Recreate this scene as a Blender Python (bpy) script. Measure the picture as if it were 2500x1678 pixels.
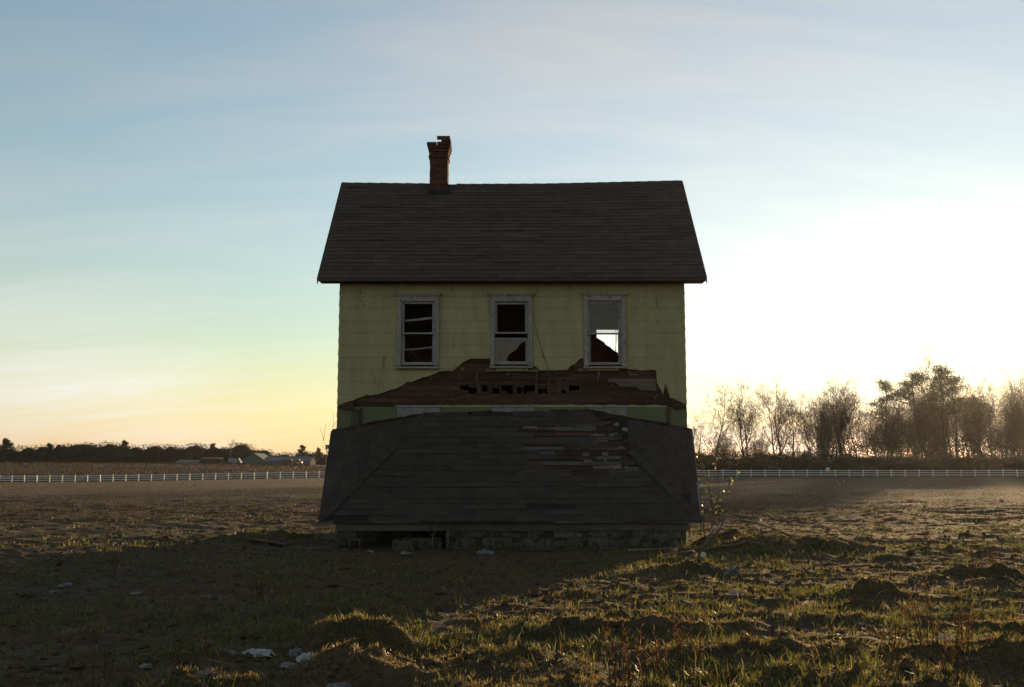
import bpy, math, random
import numpy as np
from mathutils import Vector, Matrix

sc = bpy.context.scene
for o in list(bpy.data.objects):
    bpy.data.objects.remove(o)

# ------------------------------------------------------------------ camera
cam_d = bpy.data.cameras.new('camera')
cam = bpy.data.objects.new('camera', cam_d)
sc.collection.objects.link(cam)
cam_d.lens = 36.0
cam_d.sensor_width = 36.0
cam_d.clip_start = 0.1
cam_d.clip_end = 8000
cam.location = (0, 0, 1.5)
cam.rotation_euler = (math.radians(90 + 6.933), 0, 0)
sc.camera = cam

# ------------------------------------------------------------------ sky and sun
BIGX = 5.5
EL = math.radians(6.0)
AZ = math.radians(25.2)
world = bpy.data.worlds.new('World')
sc.world = world
world.use_nodes = True
wn = world.node_tree
wn.nodes.clear()
w_out = wn.nodes.new('ShaderNodeOutputWorld')
w_bg = wn.nodes.new('ShaderNodeBackground')
w_sky = wn.nodes.new('ShaderNodeTexSky')
w_sky.sky_type = 'NISHITA'
w_sky.sun_disc = False
w_sky.sun_elevation = EL
w_sky.sun_rotation = AZ
w_sky.air_density = 1.5
w_sky.dust_density = 0.12
w_sky.ozone_density = 3.0
w_bg.inputs['Strength'].default_value = 0.1
# thin cirrus: streaked noise on a plane high overhead, brightening the sky a little
w_tc = wn.nodes.new('ShaderNodeTexCoord')
w_sep = wn.nodes.new('ShaderNodeSeparateXYZ')
wn.links.new(w_tc.outputs['Generated'], w_sep.inputs[0])
w_add = wn.nodes.new('ShaderNodeMath'); w_add.operation = 'ADD'; w_add.inputs[1].default_value = 0.25
w_abs = wn.nodes.new('ShaderNodeMath'); w_abs.operation = 'ABSOLUTE'
wn.links.new(w_sep.outputs[2], w_abs.inputs[0]); wn.links.new(w_abs.outputs[0], w_add.inputs[0])
w_div = wn.nodes.new('ShaderNodeVectorMath'); w_div.operation = 'DIVIDE'
w_cmb = wn.nodes.new('ShaderNodeCombineXYZ')
for i in range(3):
    wn.links.new(w_add.outputs[0], w_cmb.inputs[i])
wn.links.new(w_tc.outputs['Generated'], w_div.inputs[0]); wn.links.new(w_cmb.outputs[0], w_div.inputs[1])
w_map = wn.nodes.new('ShaderNodeMapping')
w_map.inputs['Rotation'].default_value = (0, 0, math.radians(12))
w_map.inputs['Scale'].default_value = (0.55, 2.6, 1.0)
wn.links.new(w_div.outputs[0], w_map.inputs[0])
w_noi = wn.nodes.new('ShaderNodeTexNoise')
w_noi.inputs['Scale'].default_value = 2.2
w_noi.inputs['Detail'].default_value = 8
w_noi.inputs['Roughness'].default_value = 0.55
w_noi.inputs['Distortion'].default_value = 0.6
wn.links.new(w_map.outputs[0], w_noi.inputs['Vector'])
w_ramp = wn.nodes.new('ShaderNodeMapRange')
w_ramp.inputs['From Min'].default_value = 0.34
w_ramp.inputs['From Max'].default_value = 0.82
w_ramp.inputs['To Min'].default_value = 0.38
w_ramp.inputs['To Max'].default_value = 0.95
w_big = wn.nodes.new('ShaderNodeTexNoise')      # where the cirrus is thick and where it is clear
w_big.inputs['Scale'].default_value = 0.55
w_big.inputs['Detail'].default_value = 1
w_bmap = wn.nodes.new('ShaderNodeMapping')
w_bmap.inputs['Location'].default_value = (BIGX, 0.0, 0.0)
wn.links.new(w_div.outputs[0], w_bmap.inputs[0])
wn.links.new(w_bmap.outputs[0], w_big.inputs['Vector'])
w_bm = wn.nodes.new('ShaderNodeMapRange')
w_bm.inputs['From Min'].default_value = 0.35
w_bm.inputs['From Max'].default_value = 0.65
w_bm.inputs['To Min'].default_value = 0.35
wn.links.new(w_big.outputs[0], w_bm.inputs[0])
w_mul = wn.nodes.new('ShaderNodeMath'); w_mul.operation = 'MULTIPLY'
wn.links.new(w_noi.outputs[0], w_ramp.inputs[0])
wn.links.new(w_ramp.outputs[0], w_mul.inputs[0]); wn.links.new(w_bm.outputs[0], w_mul.inputs[1])
w_bw = wn.nodes.new('ShaderNodeRGBToBW')
wn.links.new(w_sky.outputs[0], w_bw.inputs[0])
w_cl = wn.nodes.new('ShaderNodeVectorMath'); w_cl.operation = 'SCALE'
w_cl.inputs[0].default_value = (1.40, 1.38, 1.36)
wn.links.new(w_bw.outputs[0], w_cl.inputs['Scale'])
w_mix = wn.nodes.new('ShaderNodeMix'); w_mix.data_type = 'RGBA'
wn.links.new(w_mul.outputs[0], w_mix.inputs[0])
wn.links.new(w_sky.outputs[0], w_mix.inputs[6]); wn.links.new(w_cl.outputs[0], w_mix.inputs[7])
wn.links.new(w_mix.outputs[2], w_bg.inputs['Color'])
wn.links.new(w_bg.outputs[0], w_out.inputs['Surface'])

sun_d = bpy.data.lights.new('sun', 'SUN')
sun_d.energy = 3.4
sun_d.angle = math.radians(0.53)
sun_d.color = (1.0, 0.68, 0.36)
sun = bpy.data.objects.new('sun', sun_d)
sc.collection.objects.link(sun)
sdir = Vector((math.sin(AZ) * math.cos(EL), math.cos(AZ) * math.cos(EL), math.sin(EL)))
sun.rotation_euler = sdir.to_track_quat('Z', 'Y').to_euler()
sun.location = (40, 85, 30)

vs = sc.view_settings
vs.view_transform = 'Standard'
vs.look = 'None'
vs.gamma = 1.0
vs.exposure = 1.32
vs.use_curve_mapping = False
sc.render.resolution_x = 1024
sc.render.resolution_y = 687
try:
    sc.cycles.volume_bounces = 1
    sc.cycles.transparent_max_bounces = 12
except Exception:
    pass

# ------------------------------------------------------------------ helpers
COL = sc.collection


def empty(name, loc=(0, 0, 0), rz=0.0):
    o = bpy.data.objects.new(name, None)
    o.empty_display_size = 0.2
    o.location = loc
    o.rotation_euler = (0, 0, rz)
    COL.objects.link(o)
    return o


def tag(o, label=None, cat=None, group=None, kind=None):
    if label: o['label'] = label
    if cat: o['category'] = cat
    if group: o['group'] = group
    if kind: o['kind'] = kind
    return o


class MB:
    """collects faces, then links them as one mesh object"""
    def __init__(self):
        self.v = []; self.f = []; self.mi = []

    def poly(self, pts, mi=0):
        n = len(self.v)
        self.v += [tuple(p) for p in pts]
        self.f.append(tuple(range(n, n + len(pts)))); self.mi.append(mi)

    def hexa(self, p, mi=0):
        """p: 8 points, bottom ring 0-3 then top ring 4-7"""
        n = len(self.v)
        self.v += [tuple(q) for q in p]
        for f in ((3, 2, 1, 0), (4, 5, 6, 7), (0, 1, 5, 4), (1, 2, 6, 5), (2, 3, 7, 6), (3, 0, 4, 7)):
            self.f.append(tuple(n + i for i in f)); self.mi.append(mi)

    def box(self, x0, x1, y0, y1, z0, z1, mi=0):
        self.hexa([(x0, y0, z0), (x1, y0, z0), (x1, y1, z0), (x0, y1, z0),
                   (x0, y0, z1), (x1, y0, z1), (x1, y1, z1), (x0, y1, z1)], mi)

    def beam(self, a, b, w, t, mi=0, up=(0, 0, 1)):
        a = Vector(a); b = Vector(b); d = (b - a).normalized()
        s = d.cross(Vector(up))
        if s.length < 1e-4: s = d.cross(Vector((0, 1, 0)))
        s.normalize(); u = s.cross(d)
        s *= w / 2; u *= t / 2
        self.hexa([a - s - u, a + s - u, b + s - u, b - s - u, a - s + u, a + s + u, b + s + u, b - s + u], mi)

    def prism(self, ring_a, ring_b, mi=0):
        n = len(self.v); k = len(ring_a)
        self.v += [tuple(q) for q in ring_a] + [tuple(q) for q in ring_b]
        self.f.append(tuple(n + i for i in reversed(range(k)))); self.mi.append(mi)
        self.f.append(tuple(n + k + i for i in range(k))); self.mi.append(mi)
        for i in range(k):
            j = (i + 1) % k
            self.f.append((n + i, n + j, n + k + j, n + k + i)); self.mi.append(mi)

    def tube(self, pts, rads, sides=6, mi=0, cap=True):
        n = len(self.v); m = len(pts)
        prev = None
        for i, p in enumerate(pts):
            p = Vector(p)
            d = Vector(pts[min(i + 1, m - 1)]) - Vector(pts[max(i - 1, 0)])
            if d.length < 1e-6: d = Vector((0, 0, 1))
            d.normalize()
            if prev is None:
                a = d.cross(Vector((0.3, 1, 0.2)))
                if a.length < 1e-3: a = d.cross(Vector((1, 0, 0)))
            else:
                a = prev - d * prev.dot(d)
            a.normalize(); prev = a; b = d.cross(a)
            for k in range(sides):
                t = 2 * math.pi * k / sides
                self.v.append(tuple(p + (a * math.cos(t) + b * math.sin(t)) * rads[i]))
        for i in range(m - 1):
            for k in range(sides):
                j = (k + 1) % sides
                self.f.append((n + i * sides + k, n + i * sides + j, n + (i + 1) * sides + j, n + (i + 1) * sides + k)); self.mi.append(mi)
        if cap and sides > 2:
            self.f.append(tuple(n + k for k in reversed(range(sides)))); self.mi.append(mi)
            self.f.append(tuple(n + (m - 1) * sides + k for k in range(sides))); self.mi.append(mi)

    def mesh(self, name, mats, smooth=False):
        me = bpy.data.meshes.new(name)
        me.from_pydata(self.v, [], self.f)
        for m in (mats if isinstance(mats, (list, tuple)) else [mats]):
            me.materials.append(m)
        if any(self.mi):
            me.polygons.foreach_set('material_index', self.mi)
        if smooth:
            me.polygons.foreach_set('use_smooth', [True] * len(me.polygons))
        me.update()
        return me

    def build(self, name, mats, parent=None, smooth=False, loc=None):
        o = bpy.data.objects.new(name, self.mesh(name, mats, smooth))
        COL.objects.link(o)
        if loc is not None: o.location = loc
        if parent is not None:
            o.parent = parent
            o.matrix_parent_inverse = parent_inv(parent)
        return o


def parent_inv(p):
    """meshes are written in world metres: undo the parent chain"""
    m = Matrix.Identity(4)
    q = p
    chain = []
    while q is not None:
        chain.append(q); q = q.parent
    for q in reversed(chain):
        m = m @ q.matrix_parent_inverse @ q.matrix_basis
    return m.inverted()


def np_mesh(name, verts, tris, mats, mi=None, smooth=False):
    """large triangle mesh from numpy arrays"""
    me = bpy.data.meshes.new(name)
    nv, nt = len(verts), len(tris)
    me.vertices.add(nv); me.vertices.foreach_set('co', np.asarray(verts, np.float32).ravel())
    k = tris.shape[1]
    me.loops.add(nt * k); me.loops.foreach_set('vertex_index', np.asarray(tris, np.int32).ravel())
    me.polygons.add(nt)
    me.polygons.foreach_set('loop_start', np.arange(nt, dtype=np.int32) * k)
    for m in mats: me.materials.append(m)
    if mi is not None: me.polygons.foreach_set('material_index', np.asarray(mi, np.int32))
    me.polygons.foreach_set('use_smooth', np.full(nt, smooth))
    me.update(calc_edges=True); me.validate()
    return me


def copy_tree(o, parent=None):
    c = o.copy()
    COL.objects.link(c)
    if parent is not None:
        c.parent = parent
    for ch in list(o.children):
        copy_tree(ch, c)
    return c


# ---------------- value noise in numpy
def _hash(ix, iy, seed):
    h = (ix.astype(np.int64) * 374761393 + iy.astype(np.int64) * 668265263 + seed * 2246822519) & 0xffffffff
    h = ((h ^ (h >> 13)) * 1274126177) & 0xffffffff
    h = h ^ (h >> 16)
    return (h & 0xffff) / 65535.0


def vnoise(x, y, f, seed=0):
    x = np.asarray(x, float) * f; y = np.asarray(y, float) * f
    ix = np.floor(x); iy = np.floor(y)
    fx = x - ix; fy = y - iy
    u = fx * fx * fx * (fx * (fx * 6 - 15) + 10); v = fy * fy * fy * (fy * (fy * 6 - 15) + 10)
    a = _hash(ix, iy, seed); b = _hash(ix + 1, iy, seed); c = _hash(ix, iy + 1, seed); d = _hash(ix + 1, iy + 1, seed)
    return (a * (1 - u) + b * u) * (1 - v) + (c * (1 - u) + d * u) * v - 0.5


def sstep(a, b, t):
    t = np.clip((t - a) / (b - a), 0, 1)
    return t * t * (3 - 2 * t)


# ------------------------------------------------------------------ materials
def new_mat(name):
    m = bpy.data.materials.new(name)
    m.use_nodes = True
    nt = m.node_tree
    return m, nt, nt.nodes['Principled BSDF']


def surf(name, c1, c2, scale=8.0, rough=0.85, bump=0.3, bscale=40.0, var=0.25, stretch=(1, 1, 1), c3=None, t3=0.62, s3=3.0, spec=0.3, lo=0.35, hi=0.65, dist=0.01, roff=37.0):
    """two-tone noise colour, optional third tone in patches, value change per object, fine relief"""
    m, nt, b = new_mat(name)
    N = nt.nodes.new; L = nt.links.new
    tc = N('ShaderNodeTexCoord'); mp = N('ShaderNodeMapping'); mp.inputs['Scale'].default_value = stretch
    oi = N('ShaderNodeObjectInfo')
    L(tc.outputs['Object'], mp.inputs[0])
    rv = N('ShaderNodeVectorMath'); rv.operation = 'ADD'
    rs = N('ShaderNodeMath'); rs.operation = 'MULTIPLY'; rs.inputs[1].default_value = roff
    L(oi.outputs['Random'], rs.inputs[0]); L(mp.outputs[0], rv.inputs[0]); L(rs.outputs[0], rv.inputs[1])
    n1 = N('ShaderNodeTexNoise'); n1.inputs['Scale'].default_value = scale; n1.inputs['Detail'].default_value = 6; n1.inputs['Roughness'].default_value = 0.6
    L(rv.outputs[0], n1.inputs['Vector'])
    mr = N('ShaderNodeMapRange'); mr.inputs['From Min'].default_value = lo; mr.inputs['From Max'].default_value = hi
    L(n1.outputs[0], mr.inputs[0])
    mx = N('ShaderNodeMix'); mx.data_type = 'RGBA'
    mx.inputs[6].default_value = (*c1, 1); mx.inputs[7].default_value = (*c2, 1)
    L(mr.outputs[0], mx.inputs[0])
    col = mx.outputs[2]
    if c3 is not None:
        n3 = N('ShaderNodeTexNoise'); n3.inputs['Scale'].default_value = s3; n3.inputs['Detail'].default_value = 8; n3.inputs['Roughness'].default_value = 0.7
        L(rv.outputs[0], n3.inputs['Vector'])
        r3 = N('ShaderNodeMapRange'); r3.inputs['From Min'].default_value = t3 - 0.03; r3.inputs['From Max'].default_value = t3 + 0.03
        L(n3.outputs[0], r3.inputs[0])
        m3 = N('ShaderNodeMix'); m3.data_type = 'RGBA'; m3.inputs[7].default_value = (*c3, 1)
        L(r3.outputs[0], m3.inputs[0]); L(col, m3.inputs[6]); col = m3.outputs[2]
    vr = N('ShaderNodeMapRange'); vr.inputs['To Min'].default_value = 1 - var; vr.inputs['To Max'].default_value = 1 + var
    L(oi.outputs['Random'], vr.inputs[0])
    sc_ = N('ShaderNodeVectorMath'); sc_.operation = 'SCALE'
    L(col, sc_.inputs[0]); L(vr.outputs[0], sc_.inputs['Scale'])
    L(sc_.outputs[0], b.inputs['Base Color'])
    b.inputs['Roughness'].default_value = rough
    b.inputs['Specular IOR Level'].default_value = spec
    if bump > 0:
        nb = N('ShaderNodeTexNoise'); nb.inputs['Scale'].default_value = bscale; nb.inputs['Detail'].default_value = 5
        L(rv.outputs[0], nb.inputs['Vector'])
        bp = N('ShaderNodeBump'); bp.inputs['Strength'].default_value = bump; bp.inputs['Distance'].default_value = dist
        L(nb.outputs[0], bp.inputs['Height']); L(bp.outputs[0], b.inputs['Normal'])
    return m


def leafy(name, c, trans=0.5, rough=0.5, tcol=None, spec=0.4, var=0.3):
    m, nt, b = new_mat(name)
    N = nt.nodes.new; L = nt.links.new
    b.inputs['Base Color'].default_value = (*c, 1); b.inputs['Roughness'].default_value = rough
    b.inputs['Specular IOR Level'].default_value = spec
    ge = N('ShaderNodeNewGeometry')
    vr = N('ShaderNodeMapRange'); vr.inputs['To Min'].default_value = 1 - var; vr.inputs['To Max'].default_value = 1 + var
    L(ge.outputs['Random Per Island'], vr.inputs[0])
    s = N('ShaderNodeVectorMath'); s.operation = 'SCALE'; s.inputs[0].default_value = c
    L(vr.outputs[0], s.inputs['Scale']); L(s.outputs[0], b.inputs['Base Color'])
    t = N('ShaderNodeBsdfTranslucent'); s2 = N('ShaderNodeVectorMath'); s2.operation = 'SCALE'; s2.inputs[0].default_value = tcol or c
    L(vr.outputs[0], s2.inputs['Scale']); L(s2.outputs[0], t.inputs['Color'])
    mx = N('ShaderNodeMixShader'); mx.inputs[0].default_value = trans
    L(b.outputs[0], mx.inputs[1]); L(t.outputs[0], mx.inputs[2])
    L(mx.outputs[0], nt.nodes['Material Output'].inputs['Surface'])
    return m


M = {}
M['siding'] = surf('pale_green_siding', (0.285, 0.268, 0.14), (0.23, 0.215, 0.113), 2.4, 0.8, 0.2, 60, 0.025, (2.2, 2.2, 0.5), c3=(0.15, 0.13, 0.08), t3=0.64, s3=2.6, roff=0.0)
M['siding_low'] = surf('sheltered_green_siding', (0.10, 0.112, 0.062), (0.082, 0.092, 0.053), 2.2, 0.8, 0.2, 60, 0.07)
M['board'] = surf('bare_brown_board', (0.075, 0.042, 0.026), (0.030, 0.018, 0.012), 5, 0.9, 0.6, 30, 0.38, (0.6, 4, 9))
M['board_pale'] = surf('weathered_pale_board', (0.14, 0.105, 0.085), (0.085, 0.065, 0.055), 6, 0.9, 0.5, 30, 0.2, (0.6, 4, 9))
M['board_grey'] = surf('weathered_grey_board', (0.075, 0.075, 0.068), (0.05, 0.05, 0.045), 5, 0.9, 0.5, 30, 0.2, (0.6, 4, 9), c3=(0.03, 0.033, 0.02), t3=0.6, s3=4)
M['paint'] = surf('peeling_white_paint', (0.27, 0.25, 0.235), (0.19, 0.178, 0.168), 9, 0.75, 0.6, 50, 0.1, (1, 1, 1), c3=(0.045, 0.036, 0.03), t3=0.60, s3=16)
M['trim'] = surf('dull_white_trim', (0.17, 0.17, 0.165), (0.12, 0.12, 0.115), 6, 0.7, 0.3, 50, 0.08)
M['shingle'] = surf('asphalt_shingle', (0.074, 0.056, 0.044), (0.047, 0.037, 0.030), 3, 0.9, 0.8, 220, 0.15, (1, 1, 1), c3=(0.062, 0.042, 0.031), t3=0.58, s3=1.2)
M['shingle_porch'] = surf('porch_shingle', (0.050, 0.041, 0.034), (0.030, 0.0255, 0.022), 3, 0.9, 0.8, 220, 0.13, (1, 1, 1), c3=(0.040, 0.030, 0.024), t3=0.62, s3=1.2)
M['felt'] = surf('black_roofing_felt', (0.012, 0.012, 0.011), (0.02, 0.017, 0.015), 6, 0.9, 0.5, 60, 0.1)
M['brick'] = surf('chimney_brick', (0.085, 0.036, 0.022), (0.052, 0.024, 0.016), 14, 0.9, 0.6, 90, 0.3, (1, 1, 1), c3=(0.03, 0.022, 0.017), t3=0.63, s3=9)
M['mortar'] = surf('mortar', (0.075, 0.06, 0.05), (0.05, 0.042, 0.035), 20, 0.95, 0.5, 90, 0.0)
M['block'] = surf('concrete_block', (0.075, 0.072, 0.062), (0.05, 0.05, 0.042), 9, 0.95, 0.8, 120, 0.2, (1, 1, 1), c3=(0.022, 0.027, 0.011), t3=0.52, s3=5)
M['inside'] = surf('stained_plaster', (0.34, 0.17, 0.085), (0.22, 0.11, 0.055), 2, 0.95, 0.3, 30, 0.05)
M['metal'] = surf('drip_edge_metal', (0.16, 0.16, 0.16), (0.08, 0.075, 0.07), 12, 0.5, 0.2, 60, 0.0)
M['bark'] = surf('tree_bark', (0.050, 0.040, 0.030), (0.030, 0.024, 0.018), 3, 0.95, 0.5, 12, 0.2, (3, 3, 0.6), dist=0.05)
M['twig'] = surf('bare_twig', (0.055, 0.040, 0.028), (0.038, 0.028, 0.02), 2, 0.95, 0.0, 12, 0.2)
M['pine'] = leafy('pine_needles', (0.035, 0.045, 0.018), 0.25, 0.6, (0.08, 0.075, 0.02))
M['thicket'] = leafy('thicket_twigs', (0.040, 0.034, 0.020), 0.2, 0.9, (0.06, 0.05, 0.02), 0.1)
M['wood_far'] = leafy('far_foliage', (0.034, 0.034, 0.019), 0.15, 0.95, (0.05, 0.045, 0.02), 0.1)
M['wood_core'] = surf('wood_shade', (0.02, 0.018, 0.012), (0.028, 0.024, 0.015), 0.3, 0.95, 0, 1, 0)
M['vinyl'] = surf('white_fence_vinyl', (0.5, 0.5, 0.5), (0.4, 0.4, 0.4), 2, 0.5, 0.0, 10, 0.08)
M['plastic'] = leafy('white_plastic_film', (0.5, 0.5, 0.52), 0.4, 0.35, (0.5, 0.46, 0.38), 0.4, 0.05)
M['paper'] = leafy('damp_white_paper', (0.26, 0.25, 0.23), 0.3, 0.8, (0.5, 0.46, 0.38), 0.2, 0.05)
M['plastic_blue'] = leafy('blue_grey_plastic', (0.15, 0.16, 0.16), 0.35, 0.35, (0.25, 0.26, 0.25), 0.5, 0.05)
M['stick'] = surf('grey_driftwood', (0.13, 0.105, 0.075), (0.08, 0.062, 0.045), 6, 0.9, 0.6, 40, 0.2, (1, 1, 1))
M['stone'] = surf('field_stone', (0.22, 0.19, 0.15), (0.14, 0.12, 0.095), 9, 0.9, 0.8, 50, 0.2)
M['g_green'] = leafy('green_grass', (0.058, 0.070, 0.020), 0.5, 0.45, (0.16, 0.165, 0.032), 0.5)
M['g_dark'] = leafy('dull_grass', (0.036, 0.045, 0.013), 0.45, 0.5, (0.085, 0.095, 0.018), 0.4)
M['g_straw'] = leafy('straw', (0.14, 0.10, 0.042), 0.45, 0.5, (0.28, 0.18, 0.06), 0.5)
M['g_rust'] = leafy('rusty_dead_grass', (0.075, 0.045, 0.022), 0.45, 0.6, (0.16, 0.085, 0.035), 0.3)
M['leaf'] = leafy('yellow_green_leaf', (0.08, 0.085, 0.02), 0.5, 0.4, (0.22, 0.19, 0.04), 0.6)


def glass_mat(name, dirt, dcol, ior=1.5):
    m, nt, b = new_mat(name)
    N = nt.nodes.new; L = nt.links.new
    b.inputs['Base Color'].default_value = (*dcol, 1); b.inputs['Roughness'].default_value = 0.9
    tr = N('ShaderNodeBsdfTransparent'); gl = N('ShaderNodeBsdfGlossy'); gl.inputs['Roughness'].default_value = 0.05
    fr = N('ShaderNodeFresnel'); fr.inputs[0].default_value = ior
    m1 = N('ShaderNodeMixShader'); L(fr.outputs[0], m1.inputs[0]); L(tr.outputs[0], m1.inputs[1]); L(gl.outputs[0], m1.inputs[2])
    tl = N('ShaderNodeBsdfTranslucent'); tl.inputs[0].default_value = (*dcol, 1)
    m0 = N('ShaderNodeMixShader'); m0.inputs[0].default_value = 0.5; L(b.outputs[0], m0.inputs[1]); L(tl.outputs[0], m0.inputs[2])
    tc = N('ShaderNodeTexCoord'); no = N('ShaderNodeTexNoise'); no.inputs['Scale'].default_value = 5; no.inputs['Detail'].default_value = 6
    L(tc.outputs['Object'], no.inputs['Vector'])
    mr = N('ShaderNodeMapRange'); mr.inputs['From Min'].default_value = 0.25; mr.inputs['From Max'].default_value = 0.75
    mr.inputs['To Min'].default_value = dirt * 0.7; mr.inputs['To Max'].default_value = min(1.0, dirt * 1.3)
    L(no.outputs[0], mr.inputs[0])
    m2 = N('ShaderNodeMixShader'); L(mr.outputs[0], m2.inputs[0]); L(m1.outputs[0], m2.inputs[1]); L(m0.outputs[0], m2.inputs[2])
    L(m2.outputs[0], nt.nodes['Material Output'].inputs['Surface'])
    return m


M['glass_dirty'] = glass_mat('dirty_window_glass', 0.75, (0.3, 0.26, 0.2))
M['glass_clear'] = glass_mat('window_glass', 0.0, (0.2, 0.19, 0.16), 1.06)
M['glass_film'] = glass_mat('hazy_window_glass', 0.2, (0.2, 0.16, 0.12), 1.4)


# ------------------------------------------------------------------ terrain
MOUNDS = [(-1.36, 9.0, .26, .22, .27), (-1.12, 8.95, .22, .2, .2), (-1.22, 7.75, .26, .2, .22), (-0.85, 7.7, .35, .16, .12), (-0.70, 8.45, .35, .22, -.13),
          (-0.25, 8.25, .28, .2, .14), (4.18, 12.2, .19, .2, .26), (4.25, 19.0, .75, .6, .38), (5.9, 18.9, .5, .3, .24), (6.4, 14.4, .5, .25, .2),
          (0.54, 9.85, .4, .22, .17), (1.5, 9.6, .35, .2, .13), (2.5, 14.9, .4, .3, .2), (-2.15, 7.3, .3, .16, .1), (1.9, 8.3, .4, .22, .13),
          (3.5, 8.2, .6, .26, .15), (2.7, 7.3, .5, .25, .12), (4.15, 20.55, .40, .5, .46), (-4.6, 21.0, .8, .9, .25), (3.1, 10.4, .6, .2, .1), (4.8, 9.8, .6, .22, .12), (0.2, 7.0, .5, .2, .08)]
_r = random.Random(5)
for i in range(58):
    yy = 6.5 + 17 * _r.random() ** 1.3
    xx = (_r.random() - 0.35) * yy * 0.95
    if -4.2 < xx < 4.2 and yy > 18.6: continue
    MOUNDS.append((xx, yy, _r.uniform(.1, .38), _r.uniform(.08, .2), _r.uniform(.03, .13)))


def height(x, y):
    x = np.asarray(x, float); y = np.asarray(y, float)
    d = np.hypot(x, y)
    near = 1 - sstep(35, 110, d)
    z = vnoise(x, y, 0.25, 1) * 0.10 + vnoise(x, y, 0.9, 2) * 0.07
    z += (vnoise(x, y * 1.8, 2.3, 3) * 0.055 + vnoise(x, y * 1.3, 5.0, 4) * 0.036 + vnoise(x, y, 10, 5) * 0.026) * (1 - sstep(35, 75, d))
    z += np.abs(vnoise(x, y * 1.4, 3.6, 8)) * 0.06 * (1 - sstep(35, 75, d)) + vnoise(x * .5, y, 1.2, 28) * .05 * sstep(22, 30, y)
    z = z * near
    wx = x + vnoise(x, y, 3.1, 21) * .16 + vnoise(x, y, 8.0, 23) * .05; wy = y + vnoise(x, y, 3.1, 22) * .16 + vnoise(x, y, 8.0, 24) * .05
    rgh = np.zeros_like(x)
    for (mx, my, rx, ry, mh) in MOUNDS:
        q = ((wx - mx) / (rx * 1.5)) ** 2 + ((wy - my) / (ry * 1.5)) ** 2
        e = np.exp(-np.clip(q, 0, 50) ** 1.3); z += .6 * mh * e; rgh = np.maximum(rgh, e * (mh > .1))
    z += rgh * (vnoise(x, y, 5.0, 25) * .10 + vnoise(x, y, 10.0, 26) * .09)
    # level plot under the house
    k = sstep(3.3, 4.6, np.abs(x)) + sstep(0, 1.6, 19.3 - y) + sstep(0, 1.5, y - 26.2)
    z = z * np.clip(k, 0.0, 1.0) + 0.0
    # the field falls away a little to the left, then a bank rises behind the fence
    left = sstep(-5, -95, x)
    far = sstep(60, 190, y)
    z += -1.1 * left * far
    z += (3.6 * left + 0.4) * sstep(198, 330, y) * (1 - 0.0)
    z += -0.35 * np.exp(-((y - 203) / 4.0) ** 2) * left
    z += vnoise(x, y, 0.02, 9) * 0.5 * sstep(220, 330, y)
    return z


def axis_vals(a, b, step, far, growth):
    v = list(np.arange(a, b, step)); s = step; p = b
    up = []
    while p < far:
        up.append(p); s *= growth; p += s
    up.append(far)
    return v, up


yv, _ = axis_vals(5.5, 22, 0.045, 22.1, 1.05)
y2, yu = axis_vals(22, 60, 0.13, 3200, 1.05); yv += y2
ys = np.array([-60, -30, -12, -4, 0, 2, 3.5, 4.6, 5.1] + yv + yu)
xv, _ = axis_vals(0, 9.0, 0.048, 9.1, 1.07)
x2, xu = axis_vals(9.0, 26, 0.16, 3200, 1.07); xv += x2
xs = np.array(sorted(set([-p for p in xv + xu] + xv + xu)))
X, Y = np.meshgrid(xs, ys)
Z = height(X.ravel(), Y.ravel())
nx, ny = len(xs), len(ys)
ii = (np.arange(ny - 1)[:, None] * nx + np.arange(nx - 1)[None, :]).ravel()
quads = np.stack([ii, ii + 1, ii + nx + 1, ii + nx], 1)

m, nt, b = new_mat('field_soil')
N = nt.nodes.new; L = nt.links.new
tc = N('ShaderNodeTexCoord')


def noise(scale, stretch=(1, 1, 1), detail=6, rough=0.6, off=0.0):
    mp = N('ShaderNodeMapping'); mp.inputs['Scale'].default_value = stretch; mp.inputs['Location'].default_value = (off, off * 2, 0)
    L(tc.outputs['Object'], mp.inputs[0])
    n = N('ShaderNodeTexNoise'); n.inputs['Scale'].default_value = scale; n.inputs['Detail'].default_value = detail; n.inputs['Roughness'].default_value = rough
    L(mp.outputs[0], n.inputs['Vector'])
    return n.outputs[0]


def rng(inp, a, b_, lo=0.0, hi=1.0):
    r = N('ShaderNodeMapRange'); r.inputs[1].default_value = a; r.inputs[2].default_value = b_; r.inputs[3].default_value = lo; r.inputs[4].default_value = hi
    L(inp, r.inputs[0]); return r.outputs[0]


def mixc(fac, a, bcol):
    x = N('ShaderNodeMix'); x.data_type = 'RGBA'
    L(fac, x.inputs[0])
    for s, c in ((6, a), (7, bcol)):
        if isinstance(c, tuple): x.inputs[s].default_value = (*c, 1)
        else: L(c, x.inputs[s])
    return x.outputs[2]


c = mixc(rng(noise(1.3), .35, .65), (0.074, 0.050, 0.027), (0.108, 0.075, 0.042))
c = mixc(rng(noise(9.0, (1, 1.6, 1), 8, .7, 3.0), .45, .7), c, (0.036, 0.027, 0.017))
c = mixc(rng(noise(0.45, (1, 1.5, 1), 8, .65, 7.0), .52, .64), c, (0.040, 0.044, 0.016))
c = mixc(rng(noise(5.0, (0.6, 2.5, 1), 8, .75, 11.0), .58, .70), c, (0.11, 0.085, 0.052))
c = mixc(rng(noise(0.06, (0.6, 3.0, 1), 4, .6, 5.0), .45, .62), c, (0.075, 0.050, 0.027))
L(c, b.inputs['Base Color'])
b.inputs['Roughness'].default_value = 0.95
b.inputs['Specular IOR Level'].default_value = 0.15
bp = N('ShaderNodeBump'); bp.inputs['Strength'].default_value = 0.9; bp.inputs['Distance'].default_value = 0.05
ad = N('ShaderNodeMath'); ad.operation = 'ADD'
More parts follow.
